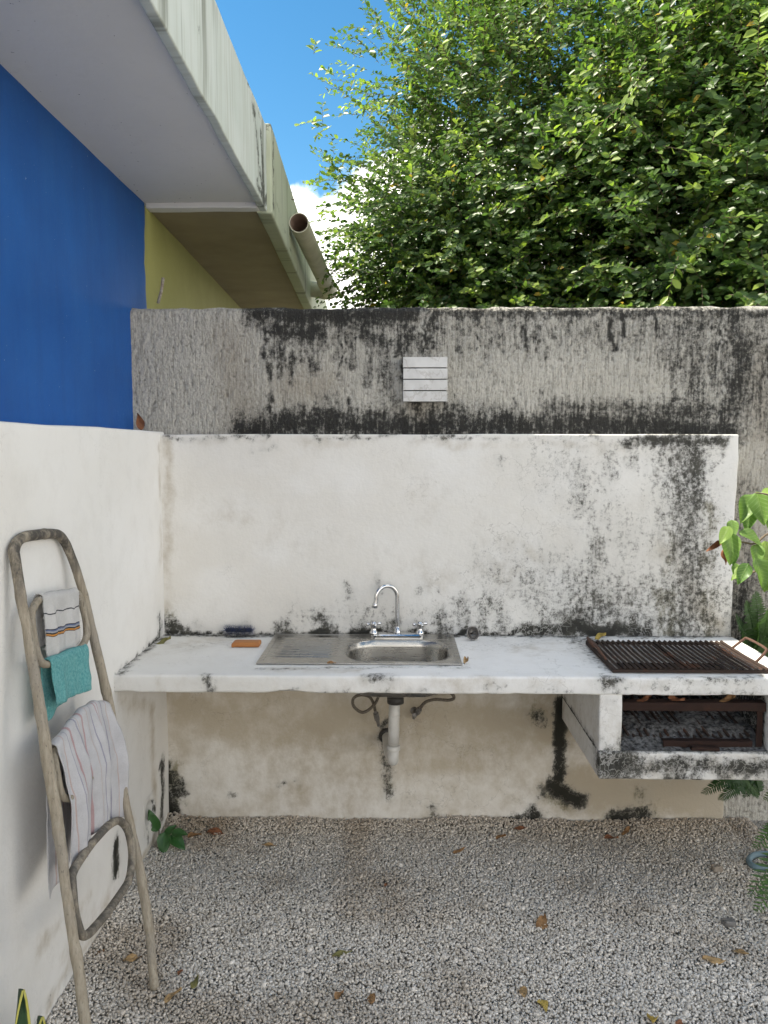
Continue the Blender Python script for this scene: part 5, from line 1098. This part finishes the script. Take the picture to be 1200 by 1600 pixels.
def tree(name, label, centre, radii, ntw, leafL, seed, trunk, clump_r, extra=(), young=0.25):
    r_ = np.random.default_rng(seed); c0 = np.array(centre); R = np.array(radii)
    root = thing(name, (trunk[0], trunk[1], 0), label, 'tree')
    nc = 80; dirs = r_.normal(size=(nc, 3)); dirs[:, 1] -= 0.5; dirs /= np.linalg.norm(dirs, axis=1, keepdims=True)
    cc = c0 + dirs * R * (0.55 + 0.4 * r_.random((nc, 1))); cr = clump_r * (0.7 + 0.6 * r_.random(nc))
    k = r_.choice(nc, ntw, p=cr ** 2 / (cr ** 2).sum())
    o = r_.normal(size=(ntw, 3)); o /= np.linalg.norm(o, axis=1, keepdims=True); rad = 0.35 + 0.6 * r_.random(ntw) ** .6
    base = cc[k] + o * cr[k][:, None] * rad[:, None]
    fill = r_.random(ntw) < .34; base = np.where(fill[:, None], c0 + dirs_fill(r_, ntw) * R, base)
    out = (base - c0) / R; out /= np.linalg.norm(out, axis=1, keepdims=True)
    td = o * .7 + out * .7 + np.array([0, -.1, .12]) + r_.normal(size=(ntw, 3)) * .35; td /= np.linalg.norm(td, axis=1, keepdims=True)
    tl = 0.16 + 0.14 * r_.random(ntw); yg = (r_.random(ntw) < young) * r_.random(ntw)
    if len(extra):
        E0 = np.array([x[0] for x in extra]); E1 = np.array([x[1] for x in extra])
        base = np.concatenate([base, E0]); dd = E1 - E0; tl = np.concatenate([tl, np.linalg.norm(dd, axis=1)]); td = np.concatenate([td, dd / np.linalg.norm(dd, axis=1, keepdims=True)])
        yg = np.concatenate([yg, 0.35 + .5 * r_.random(len(E0))])
    keep = base[:, 1] > 0.30; base, td, tl, yg = base[keep], td[keep], tl[keep], yg[keep]
    n = len(base); nl = np.maximum(8, (tl / 0.020).astype(int)); tw = np.repeat(np.arange(n), nl); i = np.concatenate([np.arange(m) for m in nl]); t = (i + .6) / nl[tw]
    sag = np.array([0, 0, -1.0]) * (tl[tw] * .22 * t * t)[:, None]
    pos = base[tw] + td[tw] * (tl[tw] * t)[:, None] + sag
    s1 = np.cross(td, np.array([0.0, 0, 1.0])); s1 /= np.linalg.norm(s1, axis=1, keepdims=True) + 1e-9
    side = s1[tw] * np.where(i % 2 == 0, 1, -1)[:, None]
    ld = td[tw] * (.45 + .5 * t)[:, None] + side * .85 + np.array([0, 0, -.18]) + r_.normal(size=pos.shape) * .28
    nr = np.array([0, -.25, .5]) + out_pad(out, n, keep, len(extra))[tw] * 1.0 + r_.normal(size=pos.shape) * .42
    Ls = leafL * (.45 + .85 * r_.random(len(pos))) * (1 - .35 * t ** 3)
    tone = np.clip(.22 + .22 * r_.normal(size=len(pos)) + yg[tw] * (.35 + .6 * t), 0, 1); tone[r_.random(len(pos)) < .006] = 1.8
    V, Fc, T = leaves_mesh(pos, ld, nr, Ls, Ls * (.5 + .12 * r_.random(len(pos))), tone, .05 + .22 * r_.random(len(pos)))
    o_ = put_mesh('crown', V, Fc, M['leaf'], root, True, {'tone': T}); o_['kind'] = 'stuff'
    # twig stems: thin three-sided strips
    st = np.linspace(0, 1, 3); W = 0.0016
    P = base[:, None] + td[:, None] * (tl[:, None] * st[None])[..., None] + np.array([0, 0, -1.0]) * (tl[:, None] * .22 * st[None] ** 2)[..., None]
    s2 = np.cross(s1, td); ring = np.stack([s1, -.5 * s1 + .87 * s2, -.5 * s1 - .87 * s2], 1)
    V = (P[:, :, None] + ring[:, None] * (W * (1.2 - .8 * st))[None, :, None, None]).reshape(-1, 3)
    qd = np.array([(a * 3 + b, a * 3 + (b + 1) % 3, a * 3 + 3 + (b + 1) % 3, a * 3 + 3 + b) for a in range(2) for b in range(3)])
    o_ = put_mesh('twigs', V, (qd[None] + (np.arange(n) * 9)[:, None, None]).reshape(-1, 4), M['twig'], root, False); o_['kind'] = 'stuff'
    # trunk and limbs
    b = MB(); tz = np.array([trunk[0], trunk[1], -.05]); fork = np.array([trunk[0] + .05, trunk[1], trunk[2]])
    b.tube(spline([tz, (tz + fork) / 2 + np.array([.05, .03, 0]), fork], 6), np.linspace(.11, .07, 13), 12); b.build('trunk', M['bark'], root)
    for j in range(0, nc, 5):
        m = (fork + cc[j]) / 2 + r_.normal(size=3) * .12 + np.array([0, .1, .12])
        MB().tube(spline([fork, m, cc[j], cc[j] + o[j] * cr[j] * .6], 6), np.linspace(.015, .003, 19), 7).build('limb', M['bark'], root)
def out_pad(out, n, keep, ne):
    if ne: out = np.concatenate([out, np.tile(np.array([[-.6, -.6, .3]]), (ne, 1))])
    return out[keep]
ex = []
rr_ = np.random.default_rng(12)
def shoot(a, b, y, n=1, sp=0.0):
    A, B = at(a[0], a[1], 'y', y), at(b[0], b[1], 'y', y + rr_.uniform(-.15, .15)); ex.append((A, B))
    L = np.linalg.norm(B - A)
    for k in range(int(L / .13)):                       # side shoots
        p = A + (B - A) * rr_.random(); d = (B - A) / L * .5 + rr_.normal(size=3) * .6; d /= np.linalg.norm(d); ex.append((p, p + d * rr_.uniform(.10, .2)))
for a_, b_ in (((600, 200), (484, 78)), ((590, 240), (492, 185)), ((580, 280), (478, 262)), ((560, 300), (488, 210)), ((590, 330), (500, 315)), ((580, 380), (505, 370)), ((585, 430), (520, 400)), ((570, 460), (525, 468)), ((640, 110), (600, 20)), ((650, 60), (612, 60)), ((640, 180), (560, 150)), ((660, 30), (625, -20)), ((600, 360), (515, 345)), ((570, 260), (500, 235)), ((620, 150), (575, 205))):
    shoot(a_, b_, 1.7)
tree('ficus_tree', 'dense small leaved tree behind the wall, left of the dark gap', (0.96, 2.3, 3.0), (1.19, 0.85, 2.2), 12500, 0.049, 21, (0.9, 2.5, 1.5), 0.42, ex, .45)
ex = []
for a_, b_ in (((970, 170), (1050, 240)), ((1010, 90), (960, 180)), ((1100, 220), (1200, 240)), ((960, 330), (1000, 310)), ((1060, 400), (1040, 470)), ((1130, 340), (1200, 330)), ((1210, 400), (1165, 440)), ((1190, 390), (1200, 470)), ((990, 420), (940, 400)), ((1030, 40), (1090, 10))):
    shoot(a_, b_, 0.50)
tree('ficus_tree', 'dense small leaved tree behind the wall, right of the dark gap', (2.15, 1.45, 2.9), (1.2, 0.85, 2.2), 11000, 0.058, 33, (2.2, 1.6, 1.4), 0.42, ex, .4)

for o in bpy.data.objects:
    if '_o' in o: del o['_o']
